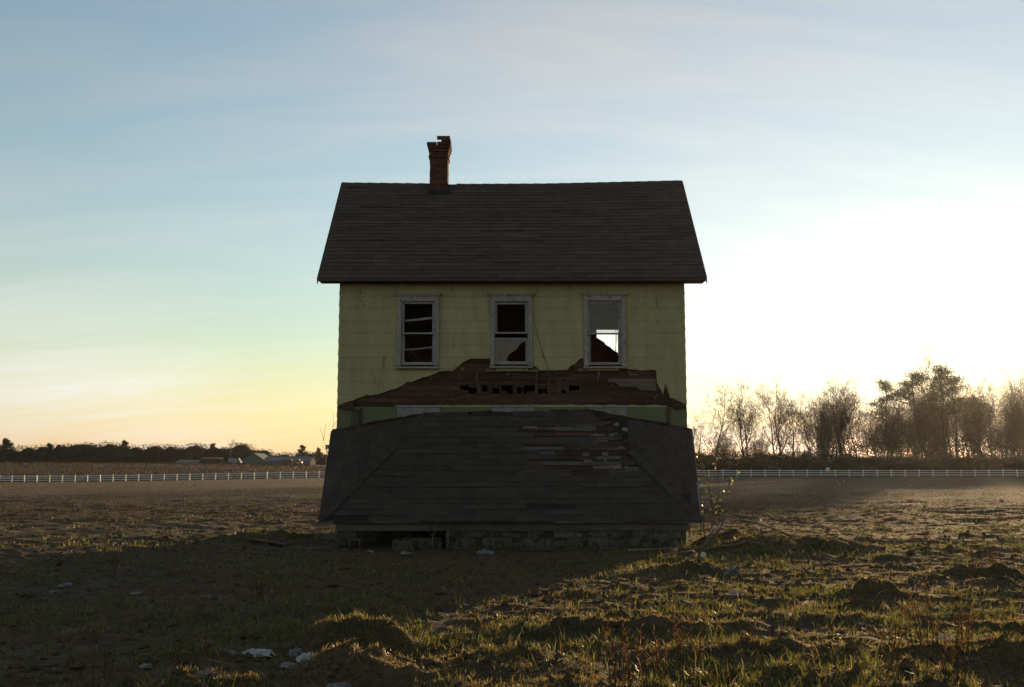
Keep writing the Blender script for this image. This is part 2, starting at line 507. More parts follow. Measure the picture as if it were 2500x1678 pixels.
L(noise(14, (1, 1.4, 1), 8, .7), ad.inputs[0]); L(noise(1.6, (1, 2, 1), 4, .6, 2.0), ad.inputs[1])
L(ad.outputs[0], bp.inputs['Height'])
bp2 = N('ShaderNodeBump'); bp2.inputs['Strength'].default_value = 0.8; bp2.inputs['Distance'].default_value = 0.3
L(noise(0.8, (.5, 1.6, 1), 6, .65, 9.0), bp2.inputs['Height']); L(bp2.outputs[0], bp.inputs['Normal'])
L(bp.outputs[0], b.inputs['Normal'])
M['soil'] = m
me = np_mesh('ground', np.stack([X.ravel(), Y.ravel(), Z], 1), quads, [M['soil']], smooth=True)
ground = bpy.data.objects.new('ground', me); COL.objects.link(ground)
tag(ground, kind='structure')


def hz(x, y):
    return float(height(np.array([x]), np.array([y]))[0])

# ------------------------------------------------------------------ the house
WY = 21.1          # front face of the house
BY = 25.8          # rear face
HW = 3.6           # half width
house = empty('farmhouse', (0, WY, 0))
tag(house, 'abandoned two storey farmhouse with pale green siding and dark gable roof in the field', 'house')
rng_h = random.Random(11)


def wall_grid(mb, x0, x1, z0, z1, holes, y0, y1):
    xs_ = sorted({x0, x1, *[h[0] for h in holes], *[h[1] for h in holes]})
    zs_ = sorted({z0, z1, *[h[2] for h in holes], *[h[3] for h in holes]})
    for i in range(len(xs_) - 1):
        for j in range(len(zs_) - 1):
            cx, cz = (xs_[i] + xs_[i + 1]) / 2, (zs_[j] + zs_[j + 1]) / 2
            if any(h[0] < cx < h[1] and h[2] < cz < h[3] for h in holes): continue
            mb.box(xs_[i], xs_[i + 1], y0, y1, zs_[j], zs_[j + 1])


# window openings: outer casing, upper pane, lower pane  (x0, x1, z0, z1)
WIN = [dict(out=(-2.386, -1.521, 3.558, 5.065), up=(-2.242, -1.660, 4.297, 4.90), lo=(-2.236, -1.657, 3.681, 4.263)),
       dict(out=(-0.445, 0.415, 3.570, 5.065), up=(-0.308, 0.272, 4.306, 4.888), lo=(-0.293, 0.280, 3.698, 4.160)),
       dict(out=(1.496, 2.353, 3.562, 5.082), up=(1.623, 2.213, 4.289, 4.909), lo=(1.639, 2.206, 3.681, 4.263))]
holes = [(w['out'][0] + .07, w['out'][1] - .07, w['out'][2] + .06, w['out'][3] - .1) for w in WIN]
CAV = (-1.10, 1.42, 3.03, 3.20)
mb = MB()
wall_grid(mb, -HW + .03, HW - .03, 0.3, 5.34, holes + [CAV], 21.165, 21.28)
front = mb.build('front_wall', M['board'], house)

SCAR_T = [(-3.61, 2.765), (-3.46, 2.824), (-3.21, 2.909), (-2.99, 2.993), (-2.80, 3.00), (-2.63, 3.052), (-2.40, 3.13), (-2.175, 3.247), (-1.787, 3.366),
          (-1.5, 3.477), (-1.229, 3.502), (-1.153, 3.545), (-1.018, 3.673), (-0.93, 3.72), (-0.849, 3.749), (-0.458, 3.749), (-0.44, 3.56), (0.41, 3.56), (0.449, 3.596), (0.51, 3.57),
          (0.576, 3.502), (1.144, 3.511), (1.21, 3.59), (1.298, 3.647), (1.40, 3.73), (1.477, 3.767), (1.50, 3.55), (2.36, 3.55), (2.42, 3.515), (2.985, 3.507), (2.996, 3.25), (3.173, 3.247),
          (3.09, 3.08), (3.11, 2.985), (3.261, 2.934), (3.479, 2.841), (3.61, 2.77)]
SCAR_T = sorted(SCAR_T)
SCAR_B = [(-3.61, 2.70), (-3.391, 2.698), (-3.114, 2.748), (-2.396, 2.731), (-1.882, 2.765), (-1.426, 2.782), (0.844, 2.79), (3.174, 2.782), (3.224, 2.757), (3.408, 2.689), (3.527, 2.723), (3.61, 2.72)]


def interp(pl, x):
    return float(np.interp(x, [p[0] for p in pl], [p[1] for p in pl]))


def y_lap(z, z0, hgt):
    return 21.089 + 0.006 * (z - z0) / hgt


def panel_piece(mb, x0, x1, a0, a1, z0, hgt, top):
    """one rectangle of siding, cut by the ragged edge of the scar"""
    pl = SCAR_T if top else SCAR_B
    cuts = sorted({x0, x1, *[p[0] for p in pl if x0 < p[0] < x1], *[x0 + (x1 - x0) * k / 5 for k in range(1, 5)]})
    prev = None
    for x in cuts:
        e = interp(pl, x) + 0.012 * math.sin(x * 37.0) * (abs(x) > 1.2)
        lo, hi = (max(a0, e), a1) if top else (a0, min(a1, e))
        if prev is not None:
            px, plo, phi = prev
            if phi - plo > .004 or hi - lo > .004:
                hi2 = max(hi, lo + .0005); phi2 = max(phi, plo + .0005)
                mb.hexa([(px, y_lap(plo, z0, hgt), plo), (x, y_lap(lo, z0, hgt), lo), (x, 21.128, lo), (px, 21.128, plo),
                         (px, y_lap(phi2, z0, hgt), phi2), (x, y_lap(hi2, z0, hgt), hi2), (x, 21.128, hi2), (px, 21.128, phi2)])
        prev = (x, lo, hi)


RH, PL = 0.256, 0.61
z = 3.52 - RH * 6
row = 0
CUT = [w['out'] for w in WIN] + [(-2.37, -1.48, 1.0, 2.745), (-0.42, 0.46, 0.4, 2.75), (1.58, 2.36, 1.0, 2.745)]
while z < 5.32:
    z1 = min(z + RH - 0.002, 5.328)
    x = -HW - PL * (0.5 if row % 2 else 0.02)
    while x < HW:
        xa, xb = max(x + .0008, -HW), min(x + PL - .0008, HW)
        x += PL
        if xb - xa < .03: continue
        rects = [(xa, xb, z, z1)]
        for (cx0, cx1, cz0, cz1) in CUT:
            nr = []
            for (a, b_, c_, d_) in rects:
                if b_ <= cx0 or a >= cx1 or d_ <= cz0 or c_ >= cz1:
                    nr.append((a, b_, c_, d_)); continue
                if a < cx0: nr.append((a, cx0, c_, d_))
                if b_ > cx1: nr.append((cx1, b_, c_, d_))
                ia, ib = max(a, cx0), min(b_, cx1)
                if d_ > cz1: nr.append((ia, ib, cz1, d_))
                if c_ < cz0: nr.append((ia, ib, c_, cz0))
            rects = nr
        mb = MB()
        for (a, b_, c_, d_) in rects:
            if b_ - a < .01 or d_ - c_ < .004: continue
            if d_ > 2.85: panel_piece(mb, a, b_, c_, d_, z, RH, True)
            if c_ < 2.80: panel_piece(mb, a, b_, c_, d_, z, RH, False)
        if mb.f:
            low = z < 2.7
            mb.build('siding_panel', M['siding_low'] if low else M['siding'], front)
    z += RH; row += 1
mb = MB()
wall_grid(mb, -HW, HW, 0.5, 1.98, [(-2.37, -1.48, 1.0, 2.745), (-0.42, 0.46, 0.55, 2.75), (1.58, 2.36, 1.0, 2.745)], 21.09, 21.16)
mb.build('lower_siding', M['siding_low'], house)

# torn strip under the upper windows: sheathing boards, studs, laths, scraps
zz = 2.62
while zz < 3.82:
    hgt = rng_h.uniform(.105, .135)
    x = -HW + .02
    while x < HW - .05:
        ln = rng_h.uniform(1.4, 3.6)
        xe = min(x + ln, HW - .02)
        segs = [(x, xe)]
        if zz + hgt > CAV[2] and zz < CAV[3]:
            segs = [(a, b_) for a, b_ in ((x, min(xe, CAV[0])), (max(x, CAV[1]), xe)) if b_ - a > .05]
        elif zz > 3.5 and not (-1.3 < x < 2.6): segs = []
        if zz + hgt > 3.6:      # nothing crosses the window openings
            for (wx0, wx1) in ((-.46, .43), (1.48, 2.37)):
                segs = [s_ for a, b_ in segs for s_ in ((a, min(b_, wx0)), (max(a, wx1), b_)) if s_[1] - s_[0] > .04]
        for a, b_ in segs:
            mb = MB(); dy = rng_h.uniform(0, .012); tl = rng_h.uniform(-.006, .006)
            mb.hexa([(a, 21.131 + dy, zz), (b_ - .006, 21.131 + dy, zz + tl), (b_ - .006, 21.163, zz + tl), (a, 21.163, zz),
                     (a, 21.133 + dy, zz + hgt - .008), (b_ - .006, 21.133 + dy, zz + hgt - .008 + tl), (b_ - .006, 21.163, zz + hgt - .008 + tl), (a, 21.163, zz + hgt - .008)])
            mb.build('sheathing_board', M['board'], front)
        x = xe
    zz += hgt
for (x0, x1) in ((-1.12, -1.066), (-0.735, -0.618), (-0.507, -0.406), (-0.262, -0.237), (0.017, 0.102), (0.473, 0.533), (0.735, 0.80), (0.93, 1.024), (1.124, 1.176), (1.395, 1.44)):
    mb = MB(); mb.box(x0, x1, 21.135, 21.27, 3.02, 3.5 + rng_h.uniform(-.06, 0)); mb.build('stud', M['board'], front)
for (x0, x1, za, zb) in ((-1.07, -.9, 3.03, 3.10), (-.9, -.73, 3.15, 3.21), (-.62, -.5, 3.03, 3.07), (-.41, -.26, 3.14, 3.2), (-.24, -.1, 3.03, 3.085), (.1, .25, 3.16, 3.205), (.3, .48, 3.03, 3.075), (.53, .74, 3.12, 3.2), (.8, .93, 3.03, 3.2), (1.02, 1.13, 3.1, 3.2), (1.17, 1.4, 3.03, 3.09)):
    j = rng_h.uniform(-.02, .02); mb = MB()
    mb.hexa([(x0, 21.15, za), (x1, 21.15, za + j * .3), (x1, 21.163, za + j * .3), (x0, 21.163, za), (x0, 21.15, zb + j), (x1, 21.15, zb - j), (x1, 21.163, zb - j), (x0, 21.163, zb + j)])
    mb.build('splintered_board', M['board'], front)
for k in range(9):      # splintered ends hanging from the torn edge
    x0 = rng_h.uniform(-2.4, 2.9); z0 = interp(SCAR_T, x0) - rng_h.uniform(.0, .05); a = rng_h.uniform(-.5, .5); l_ = rng_h.uniform(.12, .3); w_ = rng_h.uniform(.012, .03)
    mb = MB(); mb.prism([(x0 - w_, 21.10, z0), (x0 + w_, 21.10, z0), (x0 + a * l_ + .004, 21.075, z0 - l_), (x0 + a * l_ - .004, 21.075, z0 - l_ * .9)], [(x0 - w_, 21.112, z0), (x0 + w_, 21.112, z0), (x0 + a * l_ + .004, 21.085, z0 - l_), (x0 + a * l_ - .004, 21.085, z0 - l_ * .9)])
    mb.build('splinter', M['board_pale'] if k % 3 == 0 else M['board'], front)
for k in range(16):
    x0 = rng_h.uniform(-1.05, 1.3); ln = rng_h.uniform(.15, .42); zk = 3.2 + .018 * k
    mb = MB(); mb.box(x0, x0 + ln, 21.122, 21.1335, zk, zk + rng_h.uniform(.008, .014)); mb.build('lath', M['board_pale'] if k % 3 == 0 else M['board'], front)
for (x0, x1, z0, z1, sl) in ((1.99, 2.98, 3.262, 3.335, .0), (2.12, 2.97, 3.17, 3.255, .12), (2.55, 2.985, 3.085, 3.165, .1), (2.45, 2.62, 3.40, 3.43, 0), (-1.10, -0.98, 3.49, 3.57, .05)):
    mb = MB()
    mb.hexa([(x0 + sl, 21.10, z0), (x1, 21.10, z0), (x1, 21.128, z0), (x0 + sl, 21.128, z0), (x0, 21.10, z1), (x1, 21.10, z1), (x1, 21.128, z1), (x0, 21.128, z1)])
    mb.build('torn_board', M['board_pale'], front)
for pts in ([(-.745, 3.48), (-.72, 3.43), (-.735, 3.36), (-.73, 3.28), (-.70, 3.2), (-.665, 3.10), (-.66, 3.03)], [(0.405, 3.58), (0.43, 3.53), (0.45, 3.47)], [(0.50, 3.46), (0.505, 3.3)], [(2.06, 3.17), (2.10, 3.30)], [(2.94, 2.92), (3.0, 3.0)]):
    mb = MB(); mb.tube([(p[0], 21.105 - .02 * math.sin(i), p[1]) for i, p in enumerate(pts)], [.011 if len(pts) > 3 else .014] * len(pts), 5); mb.build('splinter', M['board_pale'], front)
# ledger shelf remnants below the middle and right windows
for (x0, x1, z0, z1, mt) in ((-.53, -.36, 3.475, 3.55, 'board_pale'), (-.34, .36, 3.49, 3.545, 'siding'), (.33, .55, 3.47, 3.54, 'board_pale'), (1.36, 1.55, 3.48, 3.55, 'board_pale'), (1.56, 2.2, 3.50, 3.55, 'siding')):
    mb = MB(); mb.box(x0, x1, 21.07, 21.129, z0, z1); mb.build('ledger_scrap', M[mt], front)
# remains of the porch posts and flashing against the wall, dark strips as seam and gap
mb = MB(); mb.hexa([(-3.33, 21.05, 2.2), (-3.14, 21.05, 2.2), (-3.14, 21.081, 2.2), (-3.33, 21.081, 2.2), (-3.27, 21.05, 2.70), (-3.13, 21.05, 2.70), (-3.13, 21.081, 2.70), (-3.27, 21.081, 2.70)])
mb.build('corner_board_and_gap', M['board_grey'], front)
mb = MB(); mb.box(-3.12, -3.085, 21.05, 21.081, 2.2, 2.72); mb.build('corner_board_and_gap', M['board'], front)  # thin dark strip put in for the dark seam beside the grey board
mb = MB(); mb.box(3.185, 3.235, 21.05, 21.081, 2.36, 2.785); mb.build('corner_board_and_gap', M['board'], front)  # dark strip put in for the shade of an open gap, no real board
mb = MB(); mb.prism([(-3.60, 21.02, 2.74), (-3.36, 21.02, 2.69), (-3.25, 21.02, 2.70), (-3.28, 21.02, 2.86), (-3.45, 21.02, 2.83)], [(-3.60, 21.08, 2.74), (-3.36, 21.08, 2.69), (-3.25, 21.08, 2.70), (-3.28, 21.08, 2.86), (-3.45, 21.08, 2.83)])
mb.build('broken_rafter_end', M['board'], front)
mb = MB(); mb.prism([(3.25, 21.02, 2.79), (3.38, 21.02, 2.68), (3.42, 21.02, 2.72), (3.58, 21.02, 2.73), (3.58, 21.02, 2.79), (3.3, 21.02, 2.93)], [(3.25, 21.08, 2.79), (3.38, 21.08, 2.68), (3.42, 21.08, 2.72), (3.58, 21.08, 2.73), (3.58, 21.08, 2.79), (3.3, 21.08, 2.93)])
mb.build('broken_rafter_end', M['board'], front)
# a loose wire hanging beside the middle window
mb = MB(); mb.tube([(0.44, 21.06, 4.72), (0.50, 21.065, 4.35), (0.60, 21.06, 3.98), (0.66, 21.05, 3.78), (0.69, 21.06, 3.72), (0.75, 21.07, 3.5)], [.004, .004, .004, .009, .005, .004], 5)
mb.build('hanging_wire', M['board'], front)


# ---- side and rear walls
def ridge_z(x):
    return float(np.interp(x, [-4.0, -1.0, 0.85, 4.0], [8.15, 8.115, 8.125, 8.20]))


def eave_z(x):
    return float(np.interp(x, [-4.0, 4.0], [5.375, 5.39]))


RY, EY = 23.45, 20.75


def side_wall(sx):
    mb = MB()
    xo, xi = sx * (HW - .001), sx * (HW - .14)
    prof = [(21.129, .3), (BY, .3), (BY, 5.3), (RY, 7.98), (21.129, 5.34)]
    mb.prism([(xi, p[0], p[1]) for p in prof], [(xi + sx * .10, p[0], p[1]) for p in prof])
    zz = .5
    while zz < 7.9:
        t = min(zz + RH, 7.95)
        def span(q):
            if q < 5.3: return 21.128, BY
            k = (q - 5.3) / (7.98 - 5.3); return 21.128 + (RY - 21.128) * k, BY - (BY - RY) * k
        a0, a1 = span(zz); b0, b1 = span(t)
        mb.hexa([(xi + sx * .101, a0, zz), (xi + sx * .101, a1, zz), (xo + sx * .016, a1, zz), (xo + sx * .016, a0, zz),
                 (xi + sx * .101, b0, t), (xi + sx * .101, b1, t), (xo, b1, t), (xo, b0, t)])
        zz += RH
    mb.build('side_wall', M['siding'], house)


side_wall(-1); side_wall(1)
BH = (2.07, 2.95, 4.2, 4.985)       # torn opening in the rear wall of the right room
mb = MB()
wall_grid(mb, -HW + .141, HW - .141, 0.3, 5.3, [BH], BY - .12, BY)
jag = [(2.0701, 4.2), (2.949, 4.2), (2.949, 4.25), (2.83, 4.30), (2.72, 4.355), (2.66, 4.40), (2.60, 4.432), (2.55, 4.47), (2.53, 4.49), (2.50, 4.505), (2.49, 4.53), (2.43, 4.56), (2.37, 4.60), (2.33, 4.66), (2.267, 4.70), (2.20, 4.74), (2.145, 4.775), (2.14, 4.984), (2.0701, 4.984)]
mb.prism([(p[0], BY - .10, p[1]) for p in jag], [(p[0], BY - .02, p[1]) for p in jag])
mb.build('rear_wall', M['inside'], house)
mb = MB(); mb.box(2.6, 2.61, BY - .3, BY - .29, 4.4, 4.98); mb.tube([(2.66, BY - .15, 4.98), (2.63, BY - .2, 4.7), (2.60, BY - .2, 4.42)], [.006] * 3, 4)
mb.build('dangling_wire', M['board'], house)
# ---- inside
mb = MB(); mb.box(-HW + .15, HW - .15, 21.281, BY - .121, 3.2, 3.225)
for k in range(16):
    xk = -3.3 + k * .44
    mb.box(xk - .02, xk + .02, 21.281, BY - .121, 3.03, 3.199)
mb.box(-HW + .15, HW - .15, 21.281, BY - .121, 3.0, 3.025)
mb.build('upper_floor', M['board'], house)
mb = MB(); mb.box(-HW + .15, HW - .15, 21.281, BY - .121, 5.2, 5.24); mb.build('upper_ceiling', M['inside'], house)
mb = MB(); mb.box(-1.05, -.95, 21.281, BY - .121, 3.226, 5.199); mb.build('partition_wall', M['inside'], house)
mb = MB(); mb.box(1.0, 1.1, 21.281, BY - .121, 3.226, 5.199); mb.build('partition_wall', M['inside'], house)
for (za, zb, w_) in ((4.565, 4.635, .045), (3.949, 4.01, .028)):
    mb = MB(); mb.beam((-2.36, 21.31, za - .01), (-1.58, 21.31, zb + .01), .02, w_); mb.build('nailed_board', M['paint'], house)

# ---- windows
def window(w, kind):
    ox0, ox1, oz0, oz1 = w['out']; u = w['up']; l = w['lo']
    mb = MB()      # jambs lining the opening
    jx0, jx1, jz0, jz1 = ox0 + .07, ox1 - .07, oz0 + .06, oz1 - .1
    ya, yb = 21.075, 21.285
    mb.box(jx0, jx0 + .02, ya, yb, jz0, jz1); mb.box(jx1 - .02, jx1, ya, yb, jz0, jz1)
    mb.box(jx0 + .0201, jx1 - .0201, ya, yb, jz1 - .02, jz1); mb.box(jx0 + .0201, jx1 - .0201, ya, yb, jz0, jz0 + .02)
    win = mb.build('window', M['paint'], house)
    for (x0, x1) in ((ox0, ox0 + .085), (ox1 - .085, ox1)):
        mb = MB(); mb.box(x0, x1, 21.045, 21.081, oz0 + .03, oz1 - .12); mb.build('casing', M['paint'], win)
        xm = x1 - .012 if x0 == ox0 else x0 + .012
        mb = MB(); mb.box(xm - .011, xm + .011, 21.030, 21.0445, oz0 + .035, oz1 - .125); mb.build('moulding', M['paint'], win)
    mb = MB(); mb.box(ox0, ox1, 21.043, 21.081, oz1 - .119, oz1 - .01); mb.build('head_casing', M['paint'], win)
    mb = MB(); mb.hexa([(ox0 + .0, 21.02, oz1 - .009), (ox1 - .0, 21.02, oz1 - .009), (ox1, 21.081, oz1 - .009), (ox0, 21.081, oz1 - .009),
                        (ox0 - .075, 21.0, oz1 + .04), (ox1 + .075, 21.0, oz1 + .04), (ox1 + .075, 21.081, oz1 + .04), (ox0 - .075, 21.081, oz1 + .04)])
    mb.build('crown_moulding', M['paint'], win)
    mb = MB(); mb.hexa([(ox0 - .02, 20.99, oz0 - .02), (ox1 + .02, 20.99, oz0 - .02), (ox1 + .02, 21.081, oz0 - .02), (ox0 - .02, 21.081, oz0 - .02),
                        (ox0 - .02, 20.99, oz0 + .012), (ox1 + .02, 20.99, oz0 + .012), (ox1 + .02, 21.081, oz0 + .028), (ox0 - .02, 21.081, oz0 + .028)])
    mb.build('sill', M['paint'], win)

    def sash(nm, p, y, lo):
        mb = MB()
        bx0, bx1 = jx0 + .021, jx1 - .021
        bz0, bz1 = (jz0 + .021, p[3] + .03) if lo else (p[2] - .033, jz1 - .021)
        mb.box(bx0, p[0], y, y + .035, bz0, bz1); mb.box(p[1], bx1, y, y + .035, bz0, bz1)
        mb.box(p[0], p[1], y, y + .035, bz0, p[2]); mb.box(p[0], p[1], y, y + .035, p[3], bz1)
        return mb.build(nm, M['paint'], win)
    sash('upper_sash', u, 21.10, False)
    sash('lower_sash', l, 21.145, True)

    def pane(p, y, mt, poly=None):
        mb = MB()
        poly = poly or [(p[0], p[2]), (p[1], p[2]), (p[1], p[3]), (p[0], p[3])]
        mb.prism([(q[0], y, q[1]) for q in poly], [(q[0], y + .004, q[1]) for q in poly])
        return mb.build('pane', M[mt], win)
    if kind == 0:
        pane(u, 21.115, 'glass_clear'); pane(l, 21.16, 'glass_clear')
        mb = MB(); mb.tube([(-2.24, 21.14, 4.10), (-2.10, 21.14, 3.93), (-1.9, 21.14, 3.68)], [.004] * 3, 4); mb.build('loose_cord', M['board_pale'], win)
    elif kind == 1:
        pane(u, 21.115, 'glass_clear')
        pane(l, 21.16, 'glass_dirty', [(l[0], l[2]), (-0.105, l[2]), (-0.10, 3.745), (-0.082, 3.80), (-0.05, 3.845), (0.017, 3.905), (0.09, 3.945), (0.125, 3.99), (0.15, 4.04), (0.20, 4.085), (0.279, 4.115), (0.279, l[3]), (l[0], l[3])]).name = 'broken_pane'
    else:
        pane(u, 21.115, 'glass_film')
        pane(l, 21.16, 'glass_clear', [(l[0], l[2]), (1.99, l[2]), (1.93, 3.78), (1.84, 3.86), (1.79, 3.95), (1.72, 3.99), (l[0], 4.04)]).name = 'broken_pane'
    return win


for i, w in enumerate(WIN): window(w, i)
# ground floor openings, mostly behind the fallen porch roof: boarded in white
for nm, x0, x1, z0, z1 in (('lower_window', -2.37, -1.48, 1.0, 2.745), ('front_door', -0.42, 0.46, 0.45, 2.75), ('lower_window', 1.58, 2.36, 1.0, 2.745)):
    mb = MB(); mb.box(x0 + .002, x1 - .002, 21.10, 21.163, z0 + .002, z1 - .002); win = mb.build(nm, M['trim'], house)
    mb = MB(); mb.box(x0 - .03, x1 + .03, 21.06, 21.0805, z1 + .003, z1 + .035); mb.build('drip_cap', M['paint'], win)
    n = 3 if nm != 'front_door' else 2
    for k in range(n):
        a = x0 + (x1 - x0) * k / n; b_ = x0 + (x1 - x0) * (k + 1) / n
        mb = MB(); mb.box(a + .004, b_ - .004, 21.07, 21.0995, z0 + .01, z1 - .01); mb.build('white_panel', M['trim'], win)

# ---- main roof
mb = MB()
xr = [-4.0, -3.0, -2.0, -1.0, 0.0, 0.85, 2.0, 3.0, 4.0]
for a, b_ in zip(xr[:-1], xr[1:]):
    for sgn in (1, -1):
        ey = EY if sgn > 0 else 2 * RY - EY
        mb.hexa([(a, ey, eave_z(a) - .05), (b_, ey, eave_z(b_) - .05), (b_, RY, ridge_z(b_) - .08), (a, RY, ridge_z(a) - .08),
                 (a, ey, eave_z(a)), (b_, ey, eave_z(b_)), (b_, RY, ridge_z(b_)), (a, RY, ridge_z(a))])
roof = mb.build('roof', M['shingle'], house)
mb = MB(); mb.box(-3.985, 3.985, 20.765, 20.785, 5.312, 5.36); mb.build('fascia_board', M['board'], roof)
mb = MB(); mb.box(-3.985, 3.985, 20.7851, 21.127, 5.33, 5.342); mb.build('soffit', M['board'], roof)
mb = MB(); mb.beam((-4.0, 20.742, 5.325), (4.0, 20.742, 5.34), .010, .012); mb.build('drip_edge', M['board_grey'], roof)
for sx in (-1, 1):
    xq = sx * 4.006
    mb = MB(); mb.hexa([(xq - .008, EY, eave_z(xq) - .12), (xq + .008, EY, eave_z(xq) - .12), (xq + .008, RY, ridge_z(xq) - .14), (xq - .008, RY, ridge_z(xq) - .14),
                        (xq - .008, EY, eave_z(xq) + .008), (xq + .008, EY, eave_z(xq) + .008), (xq + .008, RY, ridge_z(xq) + .008), (xq - .008, RY, ridge_z(xq) + .008)])
    mb.build('rake_board', M['board'], roof)


def vn1(u, v, f, s):
    return float(vnoise(np.array([u]), np.array([v]), f, s)[0])


def clip_poly(rect, poly):
    """Sutherland-Hodgman, poly convex and counter-clockwise"""
    out = rect
    for i in range(len(poly)):
        ax, ay = poly[i]; bx, by = poly[(i + 1) % len(poly)]
        inp, out = out, []
        for k in range(len(inp)):
            p, q = inp[k - 1], inp[k]
            dp = (bx - ax) * (p[1] - ay) - (by - ay) * (p[0] - ax)
            dq = (bx - ax) * (q[1] - ay) - (by - ay) * (q[0] - ax)
            if (dp >= 0) != (dq >= 0):
                t = dp / (dp - dq); out.append((p[0] + (q[0] - p[0]) * t, p[1] + (q[1] - p[1]) * t))
            if dq >= 0: out.append(q)
        if len(out) < 3: return []
    return out


def shingles(parent, fmap, nrm, poly, rowh, strip, mat, seed, skip=None, name='shingle', thick=.007):
    r = random.Random(seed); n = Vector(nrm).normalized()
    v0, v1 = min(p[1] for p in poly), max(p[1] for p in poly)
    u0, u1 = min(p[0] for p in poly), max(p[0] for p in poly)
    k = 0; v = v0
    while v < v1 - .02:
        u = u0 - strip * ((k * .37) % 1.0)
        while u < u1:
            rect = [(u + .0025, v), (u + strip - .0025, v), (u + strip - .0025, v + rowh), (u + .0025, v + rowh)]
            cp = clip_poly(rect, poly)
            if len(cp) >= 3:
                us = [p[0] for p in cp]; vs_ = [p[1] for p in cp]
                if (max(us) - min(us)) > .05 and (max(vs_) - min(vs_)) > .02 and not (skip and skip(sum(us) / len(us), sum(vs_) / len(vs_), r)):
                    jl = r.uniform(0, .004) + (r.uniform(.006, .018) if r.random() < .05 else 0); tl = r.uniform(-.003, .003); sag = r.uniform(-.006, .006)
                    top = []
                    for (a, b_) in cp:
                        h = .003 + (thick + jl) * (1 - (b_ - v) / rowh)
                        bb = b_ + (sag + tl * (a - u) / strip if b_ - v < .01 else 0)
                        top.append(Vector(fmap(a, bb)) + n * (h + .002))
                    bot = [Vector(fmap(a, b_)) + n * .0012 for (a, b_) in cp]
                    mb = MB(); mb.prism(bot, top); mb.build(name, mat, parent)
            u += strip
        v += rowh; k += 1


SL = math.hypot(RY - EY, 8.14 - 5.355)


def roof_map(u, v):
    t = v / SL
    w_ = .022 * (vn1(u, v, .7, 71) + .5) * math.sin(math.pi * min(max(t, 0), 1)) + .008 * (vn1(u, v, 2.2, 72) + .5)
    return (u, EY + (RY - EY) * t - w_ * .72, eave_z(u) + (ridge_z(u) - eave_z(u)) * t + w_ * .69)


shingles(roof, roof_map, (0, -(8.14 - 5.355), RY - EY), [(-4.0, 0), (4.0, 0), (4.0, SL - .02), (-4.0, SL - .02)], 0.139, 0.93, M['shingle'], 3, lambda u, v, r: r.random() < .012)
x = -4.0
while x < 3.98:
    xe = min(x + .30, 4.0)
    if not (-1.96 < (x + xe) / 2 < -1.44):
        mb = MB(); h0, h1 = .016, .026
        for sgn in (1, -1):
            mb.hexa([(x, RY - sgn * .12, ridge_z(x) - .125 + .004), (xe - .004, RY - sgn * .12, ridge_z(xe) - .125 + .004), (xe - .004, RY, ridge_z(xe) + .004), (x, RY, ridge_z(x) + .004),
                     (x, RY - sgn * .125, ridge_z(x) - .122 + h1), (xe + .0, RY - sgn * .125, ridge_z(xe) - .122 + h0), (xe + .0, RY, ridge_z(xe) + h0), (x, RY, ridge_z(x) + h1)])
        mb.build('ridge_cap', M['shingle'], roof)
    x = xe
# a patch of lifted flashing at the left end of the ridge
mb = MB(); mb.beam((-3.86, 23.30, 8.03), (-3.5, 23.30, 8.025), .06, .006); mb.build('flashing', M['metal'], roof)

# ---- chimney, brick by brick
CX0, CX1, CY0, CY1 = -1.918, -1.490, 23.16, 23.59
mb = MB(); mb.box(CX0 + .012, CX1 - .012, CY0 + .012, CY1 - .012, 7.55, 8.985)
mb.box(-1.63, CX1 - .012, CY0 + .03, CY1 - .012, 8.9851, 9.14)
chim = mb.build('chimney', M['mortar'], house)
rb = random.Random(21)
zc = 7.62; i = 0
while zc < 9.15:
    pj = 0.0
    if zc > 8.63: pj = .026
    if zc > 8.70: pj = .010
    if zc > 8.78: pj = .030
    if zc > 8.86: pj = .052
    if zc > 8.93: pj = .066
    if zc > 9.08: pj = .045
    x0, x1, y0, y1 = CX0 - pj, CX1 + pj, CY0 - pj, CY1 + pj
    d = .098
    run = []
    nx_ = 2
    bl = (x1 - x0 - d) / nx_
    for k in range(nx_):
        a = x0 + (d if i % 2 else 0) + k * bl
        run.append((a, a + bl, y0, y0 + d)); run.append((a, a + bl, y1 - d, y1))
    xa = x0 if i % 2 else x1 - d; xb = x1 - d if i % 2 else x0
    run.append((xa, xa + d, y0, y0 + d))
    run.append((xa, xa + d, y1 - d, y1))
    bl = (y1 - y0 - 2 * d) / 2
    for xx in (x0, x1 - d):
        for k in range(1, 2):
            run.append((xx, xx + d, y0 + d, y0 + d + bl)); run.append((xx, xx + d, y0 + d + bl, y1 - d))
    for (a, b_, c_, e_) in run:
        if zc > 9.0 and (a + b_) / 2 < -1.66: continue
        if zc > 8.95 and -1.86 < (a + b_) / 2 < -1.66 and c_ < 23.3: continue
        if zc > 9.05 and (a + b_) / 2 < -1.60 and i % 2: continue
        j = [rb.uniform(-.0035, .0035) for _ in range(6)]
        mb = MB(); mb.box(a + .005 + j[0], b_ - .005 + j[1], c_ + .005 + j[2], e_ - .005 + j[3], zc + .004, zc + .069 + j[4] * .5)
        mb.build('brick', M['brick'], chim)
    zc += .075; i += 1
# flashing at the chimney foot
mb = MB(); mb.hexa([(CX0 - .04, 23.09, 7.79), (CX1 + .04, 23.09, 7.79), (CX1 + .04, 23.155, 7.86), (CX0 - .04, 23.155, 7.86), (CX0 - .04, 23.08, 7.80), (CX1 + .04, 23.08, 7.80), (CX1 + .04, 23.15, 7.90), (CX0 - .04, 23.15, 7.90)])
mb.build('flashing', M['felt'], chim)

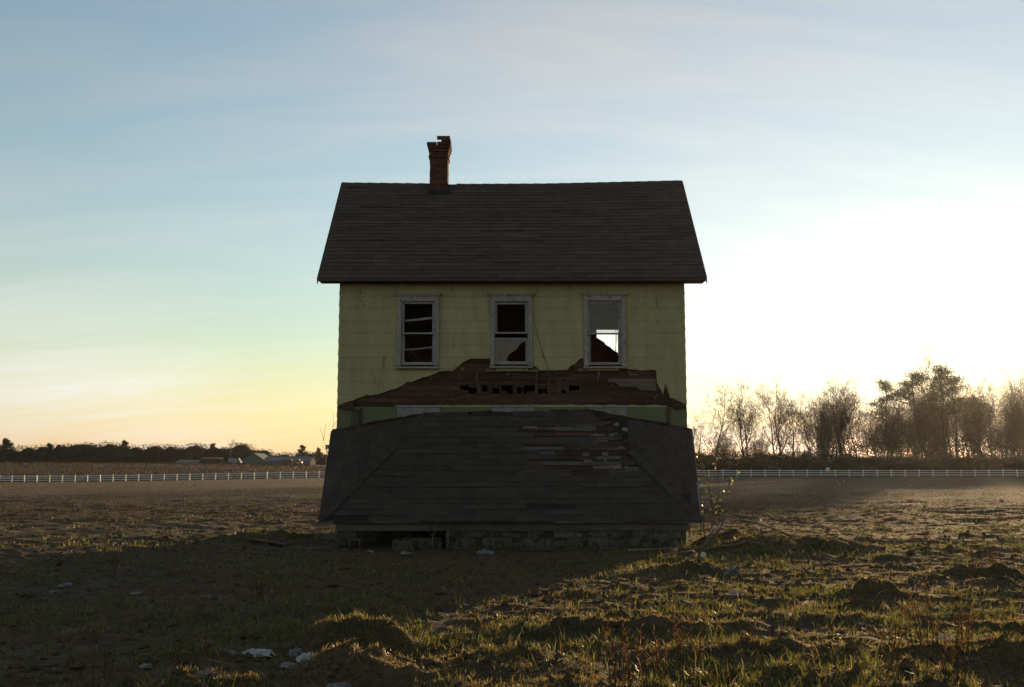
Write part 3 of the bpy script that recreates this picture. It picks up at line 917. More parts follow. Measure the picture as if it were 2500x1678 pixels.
# ---- foundation, porch deck
mb = MB(); mb.box(-HW + .05, HW - .05, 21.2, 21.4, -.3, .299); mb.box(-HW + .05, -HW + .25, 21.401, BY, -.3, .299); mb.box(HW - .25, HW - .05, 21.401, BY, -.3, .299); mb.box(-HW + .2501, HW - .2501, BY - .2, BY, -.3, .299)
mb.build('house_foundation', M['block'], house)
DX, DY = 3.32, 19.5
mb = MB(); mb.box(-DX + .02, DX - .02, DY + .045, 21.08, .36, .44); deck = mb.build('porch_deck', M['board_grey'], house)
rd = random.Random(8)
x = -DX
for ln in (1.75, 1.6, 1.45, 1.0, .84):
    xe = min(x + ln, DX); dz = rd.uniform(-.006, .004)
    mb = MB(); mb.box(x + .003, xe - .003, DY + rd.uniform(0, .008), DY + .042, .335 + dz, .452 + dz); mb.build('rim_board', M['board_grey'], deck)
    x = xe
for k in range(46):
    xa = -DX + k * (2 * DX / 46)
    mb = MB(); mb.box(xa + .003, xa + 2 * DX / 46 - .003, DY - .025 + rd.uniform(-.006, .006), 21.06, .456, .478 + rd.uniform(0, .004)); mb.build('deck_board', M['board_grey'], deck)
fnd = None
mb = MB(); mb.box(-1.15, DX - .05, 19.58, 19.70, -.25, .330); mb.box(-DX + .04, -2.93, 19.58, 19.80, -.25, .330)
for xk in (-2.0, -1.25):
    mb.box(xk - .05, xk + .05, 20.2, 20.3, -.2, .335)
fnd = mb.build('porch_foundation', M['mortar'], house)
for cz, off in ((-.13, .0), (.035, .2), (.2, .05)):
    x = -1.17 - off * 0
    a = -1.17
    first = True
    while a < DX - .06:
        b_ = min(a + (.40 - off if first else .40), DX - .04); first = False
        mb = MB(); q = rd.uniform(-.006, .006)
        mb.box(a + .005, b_ - .005, 19.54 + q, 19.579, cz + .004, min(cz + .161, .331)); mb.build('block', M['block'], fnd)
        a = b_
    mb = MB(); mb.box(-DX + .03, -2.925, 19.54 + rd.uniform(-.005, .005), 19.579, cz + .004, min(cz + .161, .331)); mb.build('block', M['block'], fnd)
mb = MB(); mb.box(-1.24, -1.175, 19.53, 19.60, -.1, .33); mb.build('prop_board', M['board_grey'], fnd)

# ------------------------------------------------------------------ the fallen porch roof
pr = empty('collapsed_porch', (0, 19.5, 0.48))
tag(pr, 'collapsed hipped porch roof with missing shingles, leaning from the house wall onto the deck', 'porch roof')
P0, P1 = Vector((-3.60, 19.42, .505)), Vector((3.54, 19.42, .515))
PL_, PR_ = Vector((-3.69, 21.02, 2.245)), Vector((3.68, 21.02, 2.285))
PA, PB = Vector((-1.74, 21.04, 2.60)), Vector((1.60, 21.04, 2.66))


def slab(pts, t, name, mt, parent):
    n = (pts[1] - pts[0]).cross(pts[2] - pts[0]).normalized()
    mb = MB(); mb.prism([p - n * t for p in pts], pts); return mb.build(name, mt, parent), n


nC = (P1 - P0).cross(PB - P0).normalized()


def sagC(u, t):
    return -.075 * math.sin(math.pi * min(max(t, 0), 1)) * (1 - .5 * (u / 3.6) ** 2) * (.7 + .6 * vn1(u, t, .6, 75)) + .05 * vn1(u, t * 2.5, 1.0, 73) * min(1, 4 * t) + .02 * vn1(u, t * 2.5, 3.0, 74)


mb = MB(); gs, gt = 30, 10
for i in range(gs):
    for j in range(gt):
        def gp_(i_, j_):
            p = P0.lerp(P1, i_ / gs).lerp(PA.lerp(PB, i_ / gs), j_ / gt)
            return p + nC * sagC(p.x, j_ / gt)
        q = [gp_(i, j), gp_(i + 1, j), gp_(i + 1, j + 1), gp_(i, j + 1)]
        mb.poly(q); mb.poly([p - nC * .06 for p in q][::-1])
mb.prism([P0 - nC * .06, P1 - nC * .06, P1 - nC * .002, P0 - nC * .002], [P0 - nC * .06 + Vector((0, .01, .012)), P1 - nC * .06 + Vector((0, .01, .012)), P1 + Vector((0, .01, .010)), P0 + Vector((0, .01, .010))])
center = mb.build('center_slope', M['felt'], pr)
lefts, nL = slab([PL_, P0, PA], .06, 'left_hip_slope', M['felt'], pr)
rights, nR = slab([P1, PR_, PB], .06, 'right_hip_slope', M['felt'], pr)
CL = (((PA + PB) / 2) - ((P0 + P1) / 2)).length
uC = (P1 - P0).normalized(); vC = nC.cross(uC).normalized()


def c_map(u, v): return P0 + uC * (u + 3.57) + vC * v + nC * (sagC(u, v / CL) + .004)


def to_c(p):
    q = p - P0; return (q.dot(uC) - 3.57, q.dot(vC))


polyC = [to_c(P0), to_c(P1), to_c(PB), to_c(PA)]


def skipC(u, v, r):
    t = v / CL
    wob = .05 * math.sin(u * 3.1) + .04 * math.sin(u * 7.7)
    if 0.18 + wob < u < 2.35 - (t - .42) * 1.1 and .44 + wob * .4 < t < .86: return r.random() < .93 if u > .8 else r.random() < .62
    if t > .9 and r.random() < .12: return True
    return r.random() < .035


shingles(center, c_map, nC, polyC, .134, .91, M['shingle_porch'], 31, skipC)
# spaced roof boards showing where the shingles are gone
v = CL * .405
rp = random.Random(44)
while v < CL * .89:
    bw = rp.uniform(.07, .10)
    u = 0.0
    ue = 2.62 - (v / CL - .42) * 1.25
    while u < ue:
        l_ = min(rp.uniform(.4, 1.1), ue - u)
        if l_ > .08:
            mb = MB(); dz = rp.uniform(-.0005, .0012)
            q = [c_map(u + .005, v), c_map(u + l_ - .005, v + rp.uniform(-.008, .008)), c_map(u + l_ - .005, v + bw), c_map(u + .005, v + bw)]
            mb.prism([p + nC * (.0004) for p in q], [p + nC * (.0035 + dz) for p in q]); mb.build('roof_board', M['board'] if rp.random() < .68 else M['board_grey'], center)
        u += l_
    v += bw + rp.uniform(.025, .05)
# torn pale scraps of underlayment and split shingle
for (u, t, l_, w_) in ((.25, .835, .3, .05), (.6, .83, .35, .045), (.95, .835, .3, .045), (1.35, .845, .38, .075), (1.62, .765, .28, .055), (1.98, .765, .12, .06), (1.40, .70, .55, .07), (1.60, .648, .42, .035), (2.05, .65, .2, .04), (1.30, .64, .1, .09), (1.42, .585, .14, .07), (1.82, .59, .12, .08), (1.45, .525, .16, .06), (1.62, .47, .42, .08), (2.02, .47, .16, .085), (1.84, .525, .06, .08), (2.25, .475, .07, .05), (2.4, .455, .3, .02), (1.3, .445, 1.3, .012), (.3, .445, .9, .012)):
    v = CL * t; mb = MB(); k = 7
    up_ = [c_map(u + l_ * i / k, v + w_ * (1 + .25 * rp.uniform(-1, 1))) for i in range(k + 1)]
    dn = [c_map(u + l_ * i / k, v + w_ * .25 * rp.uniform(-.5, .5)) for i in range(k + 1)]
    ring = dn + up_[::-1]
    mb.prism([p + nC * .0045 for p in ring], [p + nC * (.0065 + rp.uniform(0, .006)) for p in ring])
    mb.build('torn_felt', M['board_pale'] if l_ < 1 else M['board_grey'], center)
# hip sides
for slope, nn, e0, e1, apex, seed in ((lefts, nL, PL_, P0, PA, 51), (rights, nR, P1, PR_, PB, 52)):
    ue = (e1 - e0).normalized(); ve = nn.cross(ue).normalized()
    def s_map(u, v, e0=e0, ue=ue, ve=ve): return e0 + ue * u + ve * v
    def s_to(p, e0=e0, ue=ue, ve=ve):
        q = p - e0; return (q.dot(ue), q.dot(ve))
    pol = [s_to(e0), s_to(e1), s_to(apex)]
    def sk(u, v, r, seed=seed, pol=pol):
        if seed == 52 and v > .95 * pol[2][1]: return r.random() < .5
        if seed == 52 and .62 * pol[2][1] < v and u < pol[2][0] - .1 + .2: return r.random() < .75
        return r.random() < .03
    shingles(slope, s_map, nn, pol, .165, .95, M['shingle_porch'], seed, sk)
    # eave strip of metal along the outer edge
    mb = MB(); mb.beam(e0 + nn * .008, e1 + nn * .008, .03, .012, up=tuple(nn)); mb.build('drip_edge', M['metal'] if seed == 52 else M['shingle_porch'], slope)
# broken rafters in the tear along the right hip
for k in range(6):
    t = .10 + k * .055
    a = PB.lerp(P1, t) + Vector((-.05, -.02, .012)); mb = MB(); mb.beam(a, a + Vector((.30 - k * .02, .04, .10)), .035, .03); mb.build('rafter_end', M['board'], rights)
for (x, y, zz) in ((2.05, 20.86, 2.36), (2.22, 20.80, 2.25)):
    mb = MB(); mb.prism([(x, y, zz), (x + .11, y - .03, zz - .02), (x + .12, y, zz + .05), (x + .02, y + .03, zz + .07)], [(x, y - .03, zz), (x + .11, y - .06, zz - .02), (x + .12, y - .03, zz + .05), (x + .02, y, zz + .07)]); mb.build('torn_scrap', M['trim'], rights)
# hip caps
for a, b_, sl in ((PA, P0, lefts), (PB.lerp(P1, .38), P1, rights)):
    n_ = 11
    nv = (nC + (nL if sl is lefts else nR)).normalized()
    for k in range(n_):
        q0, q1 = a.lerp(b_, k / n_), a.lerp(b_, (k + .97) / n_)
        mb = MB(); mb.beam(q0 + nv * .012, q1 + nv * .02, .16, .008, up=tuple(nv)); mb.build('hip_cap', M['shingle_porch'], sl)
# front edge: fascia hanging in pieces over the deck edge
rf = random.Random(3); x = -3.58
while x < 3.45:
    l_ = rf.uniform(.8, 1.6); xe = min(x + l_, 3.52)
    mb = MB(); mb.hexa([(x, 19.405, .482 + rf.uniform(-.01, .01)), (xe - .01, 19.405, .482 + rf.uniform(-.01, .01)), (xe - .01, 19.43, .482), (x, 19.43, .482),
                        (x, 19.40, .515), (xe - .01, 19.40, .515 + rf.uniform(-.004, .01)), (xe - .01, 19.425, .52), (x, 19.425, .52)])
    mb.build('fascia_board', M['board_grey'] if rf.random() < .6 else M['board'], center); x = xe
mb = MB(); mb.beam((-3.66, 19.40, .46), (-3.34, 19.40, .50), .03, .05); mb.build('broken_edge', M['board_grey'], lefts)
# ragged upper edge of boards against the wall
for k in range(26):
    if k < 9: a = PL_.lerp(PA, (k + .5) / 9)
    elif k < 17: a = PA.lerp(PB, (k - 8.5) / 8)
    else: a = PB.lerp(PR_, (k - 16.5) / 9)
    dx = rf.uniform(.12, .32) if k not in (0, 25) else .1
    d_ = (PA - PL_).normalized() if k < 9 else ((PB - PA).normalized() if k < 17 else (PR_ - PB).normalized())
    mb = MB(); mb.beam(a - d_ * dx + Vector((0, -.015, rf.uniform(-.02, .025))), a + d_ * dx + Vector((0, -.015, rf.uniform(-.02, .025))), .03, rf.uniform(.03, .06)); mb.build('edge_board', M['board'], center if 9 <= k < 17 else (lefts if k < 9 else rights))
# ------------------------------------------------------------------ white rail fence across the field
FP = [(-150.0, 198.0), (-100.0, 194.5), (-38.0, 190.5), (15.0, 183.0), (45.0, 180.5), (140.0, 180.0)]


def fence_pts(step):
    out = []; carry = 0.0
    for (a, b_) in zip(FP[:-1], FP[1:]):
        a = Vector((*a, 0)); b_ = Vector((*b_, 0)); d = (b_ - a).length; t = carry
        while t < d:
            p = a.lerp(b_, t / d); out.append((p.x, p.y, hz(p.x, p.y))); t += step
        carry = t - d
    return out


fence = empty('rail_fence', (0, 186, 0))
tag(fence, 'long white three rail fence crossing the field behind the house', 'fence')
fp = [p for p in fence_pts(2.44) if abs(p[0]) < 0.56 * p[1]]
mbp = MB()
mbp.box(-.075, .075, -.075, .075, -.3, 1.22)
mbp.hexa([(-.09, -.09, 1.22), (.09, -.09, 1.22), (.09, .09, 1.22), (-.09, .09, 1.22), (-.02, -.02, 1.29), (.02, -.02, 1.29), (.02, .02, 1.29), (-.02, .02, 1.29)])
post_me = mbp.mesh('post', M['vinyl'])
inv = parent_inv(fence); rfe = random.Random(6)
for p in fp:
    o = bpy.data.objects.new('post', post_me); COL.objects.link(o); o.parent = fence; o.matrix_parent_inverse = inv; o.location = (p[0], p[1], p[2] + rfe.uniform(-.05, .03)); o.rotation_euler = (rfe.gauss(0, .015), rfe.gauss(0, .02), 0)
for p, q in zip(fp[:-1], fp[1:]):
    for h in (.30, .68, 1.06):
        mb = MB(); mb.beam((p[0] + .076, p[1], p[2] + h + rfe.gauss(0, .012)), (q[0] - .076, q[1], q[2] + h + rfe.gauss(0, .012)), .045, .15); mb.build('rail', M['vinyl'], fence)

# ------------------------------------------------------------------ trees
def bare_tree_mesh(seed, H, spread=0.55, trunks=1, lean=0.0, twig=.013, first=.25, dens=1.0, kids=(8, 5, 4, 4), thick=1.0):
    r = random.Random(seed); tr = MB(); cr = MB()

    def rv(): return Vector((r.gauss(0, 1), r.gauss(0, 1), r.gauss(0, 1)))

    def limb(p, d, ln, rad, depth):
        n = 5 if depth < 2 else (4 if depth < 4 else 3)
        pts = [p.copy()]; rr = [rad]
        q = p.copy(); dd = d.copy()
        for k in range(n):
            dd = (dd + rv() * (.07 + .05 * depth) + Vector((0, 0, .11 if depth else .05))).normalized()
            q = q + dd * (ln / n); pts.append(q.copy()); rr.append(max(twig, rad * (1 - .62 * (k + 1) / n)))
        (tr if depth <= 1 else cr).tube(pts, rr, 7 if depth == 0 else (5 if depth == 1 else 3), cap=False)
        if depth >= 4 or ln < .35: return
        nc = int(kids[depth] * dens)
        for c in range(nc):
            t = r.uniform(first if depth == 0 else .2, 1.0)
            k = min(int(t * n), n - 1); pp = pts[k].lerp(pts[k + 1], t * n - k)
            side = dd.cross(rv()).normalized()
            nd = (dd * r.uniform(.45, .9) + side * r.uniform(.45, .9) * (spread / .55)).normalized()
            limb(pp, nd, ln * (r.uniform(.42, .62) * (1.15 - .4 * t) if depth == 0 else r.uniform(.45, .72)), max(twig, rr[k] * r.uniform(.4, .6)), depth + 1)
        if depth < 3: limb(q, dd, ln * .5, rr[-1], depth + 1)

    for t in range(trunks):
        a = r.uniform(0, 6.28)
        d = Vector((math.cos(a) * (.18 if trunks > 1 else .03) + lean, math.sin(a) * (.12 if trunks > 1 else .03), 1)).normalized()
        limb(Vector((math.cos(a) * .25 * (trunks > 1), math.sin(a) * .25 * (trunks > 1), -.2)), d, H * (.62 if kids[0] < 10 else .8), H * .0135 * thick, 0)
    return tr.mesh('trunk', M['bark']), cr.mesh('crown', M['twig'])


def pine_mesh(seed, H, flat=.45, n_cl=11, low=.55, sz=1.0, per=520):
    r = random.Random(seed); tr = MB()
    pts = [Vector((0, 0, -.2))]; rr = [H * .014]
    for k in range(1, 8):
        pts.append(Vector((r.gauss(0, .05) * k, r.gauss(0, .05) * k, H * .95 * k / 7))); rr.append(H * .014 * (1 - .8 * k / 7))
    tr.tube(pts, rr, 7, cap=False)
    V = []; 
    for c in range(n_cl):
        t = low + (1 - low) * (c + .5) / n_cl
        a = r.uniform(0, 6.28); base = pts[min(int(t * 7), 6)].lerp(pts[min(int(t * 7), 6) + 1], t * 7 - int(t * 7)) if t < 1 else pts[-1]
        reach = H * (.27 - .20 * ((t - low) / (1 - low)) ** 1.5) * r.uniform(.55, 1.1)
        tip = base + Vector((math.cos(a) * reach, math.sin(a) * reach, H * .035 + reach * .1))
        tr.tube([base, base.lerp(tip, .5) + Vector((0, 0, .1)), tip], [.09, .06, .03], 4, cap=False)
        cl = max(H * .085, reach * .62)
        for k in range(per):
            g = Vector((r.gauss(0, .45), r.gauss(0, .45), r.gauss(.12, .42) * flat))
            q = tip.lerp(base, r.random() ** 2 * .6) + g * cl
            V.append(q)
    pr_ = np.array([tuple(v) for v in V]); rs = np.random.RandomState(seed)
    n = len(pr_); s = rs.uniform(.10, .26, (n, 1)) * sz
    d1 = rs.normal(0, 1, (n, 3)); d1 /= np.linalg.norm(d1, axis=1, keepdims=True); d2 = rs.normal(0, 1, (n, 3)); d2 /= np.linalg.norm(d2, axis=1, keepdims=True)
    vv = np.concatenate([pr_ + d1 * s, pr_ - d1 * s * .6 + d2 * s * .5, pr_ - d2 * s], 1).reshape(-1, 3)
    return tr.mesh('trunk', M['bark']), np_mesh('crown', vv, np.arange(n * 3).reshape(-1, 3), [M['pine']])


def plant_tree(name, meshes, x, y, s, rz, label, group, sz=1.0, cat='tree'):
    root = empty(name, (x, y, hz(x, y)), rz); root.scale = (s, s, s * sz)
    for nm, me_ in zip(('trunk', 'crown'), meshes):
        o = bpy.data.objects.new(nm, me_); COL.objects.link(o); o.parent = root
    tag(root, label, cat, group)
    return root


BARE = [bare_tree_mesh(1, 15, .62), bare_tree_mesh(2, 15, .45, 2), bare_tree_mesh(3, 15, .5, 2, .12), bare_tree_mesh(4, 15, .6, 1, -.05),
        bare_tree_mesh(5, 15, .36, 1, 0, .013, .35, 1, (12, 4, 4, 3)), bare_tree_mesh(6, 15, .42, 1, .03, .013, .4, 1, (11, 4, 4, 3)), bare_tree_mesh(7, 15, .5, 1, 0, .013, .5, 1, (10, 5, 4, 3), 1.15)]
PINE = [pine_mesh(1, 18, .42, 10, .58, .8, 420), pine_mesh(2, 18, .5, 15, .56, .8, 420), pine_mesh(3, 18, .5, 19, .52, .8, 420)]

FARP = [pine_mesh(11, 18, .8, 16, .45, 2.6, 260), pine_mesh(12, 18, .9, 20, .35, 2.6, 260), pine_mesh(13, 18, .7, 14, .5, 2.4, 260)]


def px2x(u, y): return (u - 1168) * 1.0702 / 2500 * y


GR = 'bare trees along the right edge of the field'
# (pixel column in the photograph, distance, height, variant, turn, label)
right_trees = [
    (1588, 196, 11.5, 3, 1.0, 'low bare tree half hidden behind the right wall of the house'),
    (1622, 195, 15.8, 0, 0.3, 'wide spreading bare tree, first whole one right of the house'),
    (1697, 197, 16.2, 1, 1.2, 'twin trunked bare tree, second right of the house'),
    (1772, 198, 17.0, 2, 3.6, 'leaning bare tree with forked trunk, third right of the house'),
    (1806, 199, 15.0, 3, 2.0, 'round headed bare tree close right of the leaning forked one'),
    (1655, 205, 9.5, 3, 4.0, 'small bare tree between the spreading tree and the twin trunked tree'),
    (1740, 206, 9.0, 0, 5.0, 'small bare tree between the twin trunked tree and the leaning tree'),
    (1845, 202, 13.5, 4, 0.5, 'slim bare tree at the left end of the dense wood'),
    (1868, 204, 14.5, 5, 1.5, 'slim bare tree, second from the left end of the dense wood'),
    (1890, 206, 17.0, 4, 2.5, 'tall slender bare tree rising left of the pines'),
    (1913, 203, 15.0, 6, 3.1, 'bare tree with a high crown left of the pines'),
    (1932, 207, 17.8, 5, 4.2, 'tallest slender bare tree left of the pines'),
    (1955, 204, 16.5, 4, 5.1, 'slender bare tree just left of the first pine'),
    (1978, 206, 12.0, 6, 0.9, 'short bare tree under the left flank of the first pine'),
    (2003, 208, 13.0, 5, 1.9, 'bare tree in front of the first pine trunk'),
    (2045, 209, 13.5, 6, 2.7, 'bare tree filling the gap between the first and second pines'),
    (2065, 210, 15.5, 4, 3.3, 'thin bare tree against the second pine'),
    (2105, 209, 14.0, 5, 4.4, 'bare tree between the second pine and the widest pine'),
    (2130, 211, 13.5, 6, 5.6, 'bare tree below the left side of the widest pine'),
    (2160, 214, 22.5, 4, 0.2, 'very tall bare tree whose top shows above the widest pine'),
    (2185, 209, 15.0, 5, 1.1, 'bare tree just right of the widest pine'),
    (2215, 210, 17.0, 1, 2.2, 'forked bare tree right of the pines'),
    (2240, 211, 18.5, 5, 3.9, 'tall bare tree with a straight stem right of the pines'),
    (2262, 209, 16.5, 4, 4.7, 'slender bare tree, third from the right edge of the photo'),
    (2286, 212, 19.0, 6, 5.3, 'tall bare tree, second from the right edge of the photo'),
    (2312, 210, 18.0, 5, 0.7, 'tall bare tree nearest the right edge of the photo'),
]
for (u, y, h, k, rz, lab) in right_trees:
    plant_tree('bare_tree', BARE[k], px2x(u, y), y, h / (17.6 if k > 3 else 15.0), rz, lab, GR)
rt = random.Random(77)
for k in range(60):      # more stems deeper in the wood, seen only through the front row
    u = 1825 + 595 * rt.random(); y = rt.uniform(207, 250)
    plant_tree('bare_tree', BARE[rt.choice((4, 5, 6, 1))], px2x(u, y), y, rt.uniform(.66, .92) * (1 + .10 * (u > 2100)), rt.uniform(0, 6.28), 'bare tree standing deep in the dense wood behind its front row', 'bare trees deep in the right wood')
for k in range(12):
    u = rt.uniform(1580, 1850); y = rt.uniform(214, 250)
    plant_tree('bare_tree', BARE[rt.choice((0, 3, 6))], px2x(u, y), y, rt.uniform(.42, .66), rt.uniform(0, 6.28), 'low bare tree behind the first open row right of the house', 'low bare trees behind the open row')
for (u, y, h, k, rz, lab) in ((2020, 205, 19.2, 0, 0.4, 'flat topped pine, leftmost of the tall pines in the right wood'),
                              (2082, 206, 20.6, 1, 2.1, 'tall pine with rounded crown, second of the pines in the right wood'),
                              (2150, 208, 22.0, 2, 4.0, 'widest and tallest pine, dark against the sun glow'),
                              (2178, 209, 20.0, 0, 3.2, 'pine crown joined to the right of the widest pine'),
                              (2228, 211, 16.0, 1, 5.5, 'shorter pine right of the widest pine, among bare stems')):
    plant_tree('pine_tree', PINE[k], px2x(u, y), y, h / 18.0, rz, lab, 'pines in the right wood')


def fluff(name, boxes, n, size, mat, seed, topf, kindlabel, cat):
    """a mass of small twig-and-leaf faces spread through a long irregular volume"""
    rs = np.random.RandomState(seed); P = []
    for (x0, x1, y0, y1, frac) in boxes:
        k = int(n * frac)
        x = rs.uniform(x0, x1, k); y = rs.uniform(y0, y1, k)
        h = topf(x, y); z = height(x, y) + h * (1 - rs.uniform(0, 1, k) ** 1.6)
        P.append(np.stack([x, y, z], 1))
    P = np.concatenate(P); k = len(P)
    s = rs.uniform(.4, 1.0, (k, 1)) * size
    d1 = rs.normal(0, 1, (k, 3)); d1 /= np.linalg.norm(d1, axis=1, keepdims=True)
    d2 = rs.normal(0, 1, (k, 3)); d2 /= np.linalg.norm(d2, axis=1, keepdims=True)
    vv = np.concatenate([P + d1 * s, P - d1 * s + d2 * s * .4, P - d1 * s * .5 - d2 * s * .5], 1).reshape(-1, 3)
    return vv


def wood_object(name, boxes, core_y, n, size, mats, seed, topf, lab, cat, core_x, core_f=.8):
    vv = fluff(name, boxes, n, size, None, seed, topf, None, None)
    nt_ = len(vv) // 3
    # opaque heart of the mass
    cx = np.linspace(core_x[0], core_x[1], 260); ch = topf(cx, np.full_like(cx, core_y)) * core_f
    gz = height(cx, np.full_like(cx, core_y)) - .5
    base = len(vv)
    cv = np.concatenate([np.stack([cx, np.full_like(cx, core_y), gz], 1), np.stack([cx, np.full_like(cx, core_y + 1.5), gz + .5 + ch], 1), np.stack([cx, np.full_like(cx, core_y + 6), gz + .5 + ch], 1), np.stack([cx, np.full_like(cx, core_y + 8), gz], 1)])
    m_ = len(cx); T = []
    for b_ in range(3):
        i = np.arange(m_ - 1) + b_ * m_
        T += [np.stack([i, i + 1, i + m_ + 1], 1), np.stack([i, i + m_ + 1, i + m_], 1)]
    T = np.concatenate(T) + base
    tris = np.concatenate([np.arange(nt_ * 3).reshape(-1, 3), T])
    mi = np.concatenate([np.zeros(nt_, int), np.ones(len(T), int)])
    o = bpy.data.objects.new(name, np_mesh(name, np.concatenate([vv, cv]), tris, mats, mi)); COL.objects.link(o)
    tag(o, lab, cat, kind='stuff')
    return o


def thick_top(x, y):
    return 3.6 + 2.6 * sstep(48, 70, x) + vnoise(x, y, .10, 31) * 2.2 + vnoise(x, y, .5, 32) * 2.6 + vnoise(x, y, 1.6, 33) * 1.5


wood_object('thicket', [(28, 140, 187, 203, 1.0)], 194, 80000, .26, [M['thicket'], M['wood_core']], 4, thick_top, 'dark tangled undergrowth below the right wood', 'undergrowth', (28, 140), .5)


def far_top(x, y):
    return 6.9 + vnoise(x, y, .012, 41) * 2.2 + vnoise(x, x * 0, .10, 42) * 2.6 + vnoise(x, x * 0, .33, 43) * 3.0 + vnoise(x, x * 0, .9, 44) * 1.4 + 1.0 * sstep(-90, -170, x) - 1.6 * sstep(-120, -80, x) * (1 - sstep(-40, 0, x))


wood_object('distant_wood', [(-360, 420, 448, 474, 1.0)], 456, 150000, .5, [M['wood_far'], M['wood_core']], 6, far_top, 'low dark line of woodland on the far horizon', 'woodland', (-360, 420), .93)



def scrub_top(x, y):
    return .35 + .5 * np.clip(vnoise(x, y, .08, 51) + .3, 0, 1) + .4 * np.abs(vnoise(x, y, .5, 52)) + .5 * np.exp(-((y - 203) / 3.0) ** 2)


vv = fluff('dry_scrub', [(-170, -18, 200, 207, .35), (-190, -18, 207, 320, .65)], 60000, .28, None, 14, scrub_top, None, None)
o = bpy.data.objects.new('dry_scrub', np_mesh('dry_scrub', vv, np.arange(len(vv)).reshape(-1, 3), [M['g_rust'], M['thicket']], np.where(np.random.RandomState(3).uniform(0, 1, len(vv) // 3) < .10, 0, 1))); COL.objects.link(o)
tag(o, 'low brown scrub on the bank behind the left fence', 'scrub', kind='stuff')


def stub_top(x, y):
    return .05 + .16 * np.clip(vnoise(x * .4, y, .25, 55) + .35, 0, 1)


vv = fluff('field_stubble', [(-22, 22, 28, 40, .24), (-30, 30, 40, 58, .24), (-46, 46, 58, 84, .22), (-66, 66, 84, 120, .18), (-98, 98, 120, 178, .12)], 80000, .045, None, 24, stub_top, None, None)
fx = vv.reshape(-1, 3, 3)[:, 0]; ok = (np.abs(fx[:, 0]) < fx[:, 1] * .56)
vv = vv.reshape(-1, 3, 3)[ok].reshape(-1, 3)
o = bpy.data.objects.new('field_stubble', np_mesh('field_stubble', vv, np.arange(len(vv)).reshape(-1, 3), [M['thicket'], M['g_rust'], M['g_dark']], np.random.RandomState(8).choice([0, 1, 2], len(vv) // 3, p=[.6, .2, .2]))); COL.objects.link(o)
tag(o, 'short dead stubble across the open field', 'stubble', kind='stuff')

GL = 'trees rising over the far left wood'
for (u, v, k, lab) in ((22, 1003, 0, 'dome topped pine, leftmost tree over the far wood'), (118, 1014, 1, 'round topped pine, left of two close together over the far wood'), (139, 1017, 2, 'smaller round topped pine, right of two close together over the far wood'),
                       (290, 1008, 1, 'lone round pine rising clear in the middle of the far left wood'), (176, 1017, 2, 'broad pine just right of the close pair over the far wood'), (489, 1014, 2, 'dark broad evergreen left of the utility pole'), (465, 1030, 0, 'thin topped pine left of the dark broad evergreen'), (692, 1018, 1, 'pine rising above the long grey shed'), (612, 1030, 2, 'evergreen behind the gable of the grey barn'), (730, 1024, 1, 'evergreen over the right end of the long grey shed')):
    y = 446; top = 1.5 + (1143 - v * 1.0702) / 2500 * y
    xx = px2x(u, y); h = top - hz(xx, y)
    o = plant_tree('far_evergreen', FARP[k], xx, y, h / 18.0, u * .7, lab, GL)
for (u, v, lab) in ((527, 1008, 'bare tree standing behind the utility pole'), (555, 1025, 'low bare tree right of the utility pole'), (5, 1012, 'bare tree at the left edge of the photo'), (150, 1016, 'bare tree between the pines of the far left wood'), (278, 1014, 'faint bare tree beside the lone round pine'), (436, 1022, 'bare treetop left of the dark broad evergreen'), (590, 1030, 'bare bush top left of the grey barn gable')):
    y = 440; top = 1.5 + (1143 - v * 1.0702) / 2500 * y; xx = px2x(u, y); h = top - hz(xx, y)
    plant_tree('far_bare_tree', BARE[0 if u == 527 else 3], xx, y, h / 15.0, u * .3, lab, 'bare trees over the far left wood')

# ------------------------------------------------------------------ sheds, pole and machines on the far left
M['shed'] = surf('grey_metal_cladding', (0.13, 0.132, 0.12), (0.11, 0.112, 0.102), .6, 0.95, 0.2, 3, 0.03, (4, 4, .3), spec=0.0)
M['shed_roof'] = surf('pale_metal_roof', (0.14, 0.148, 0.15), (0.12, 0.126, 0.128), .6, 0.85, 0.2, 3, 0.03, spec=0.1)
M['tarp'] = surf('pale_sheeting', (0.17, 0.175, 0.155), (0.13, 0.135, 0.12), .5, 0.7, 0.3, 2, 0.03)
M['pole'] = surf('weathered_pole', (0.16, 0.13, 0.10), (0.11, 0.09, 0.07), 2, 0.9, 0.3, 8, 0.05)
M['red'] = surf('dull_red_paint', (0.13, 0.045, 0.03), (0.09, 0.035, 0.025), 2, 0.6, 0.2, 8, 0.05)
M['yellow'] = surf('yellow_machine_paint', (0.55, 0.32, 0.04), (0.42, 0.24, 0.03), 2, 0.4, 0.2, 8, 0.05)
M['white_car'] = surf('white_vehicle_paint', (0.24, 0.25, 0.27), (0.2, 0.2, 0.22), 2, 0.7, 0.0, 8, 0.02, spec=0.1)
M['dark'] = surf('dark_rubber', (0.02, 0.02, 0.02), (0.03, 0.03, 0.03), 5, 0.8, 0.0, 8, 0.02)
BYd = 345.0


def bx(u): return px2x(u, BYd)


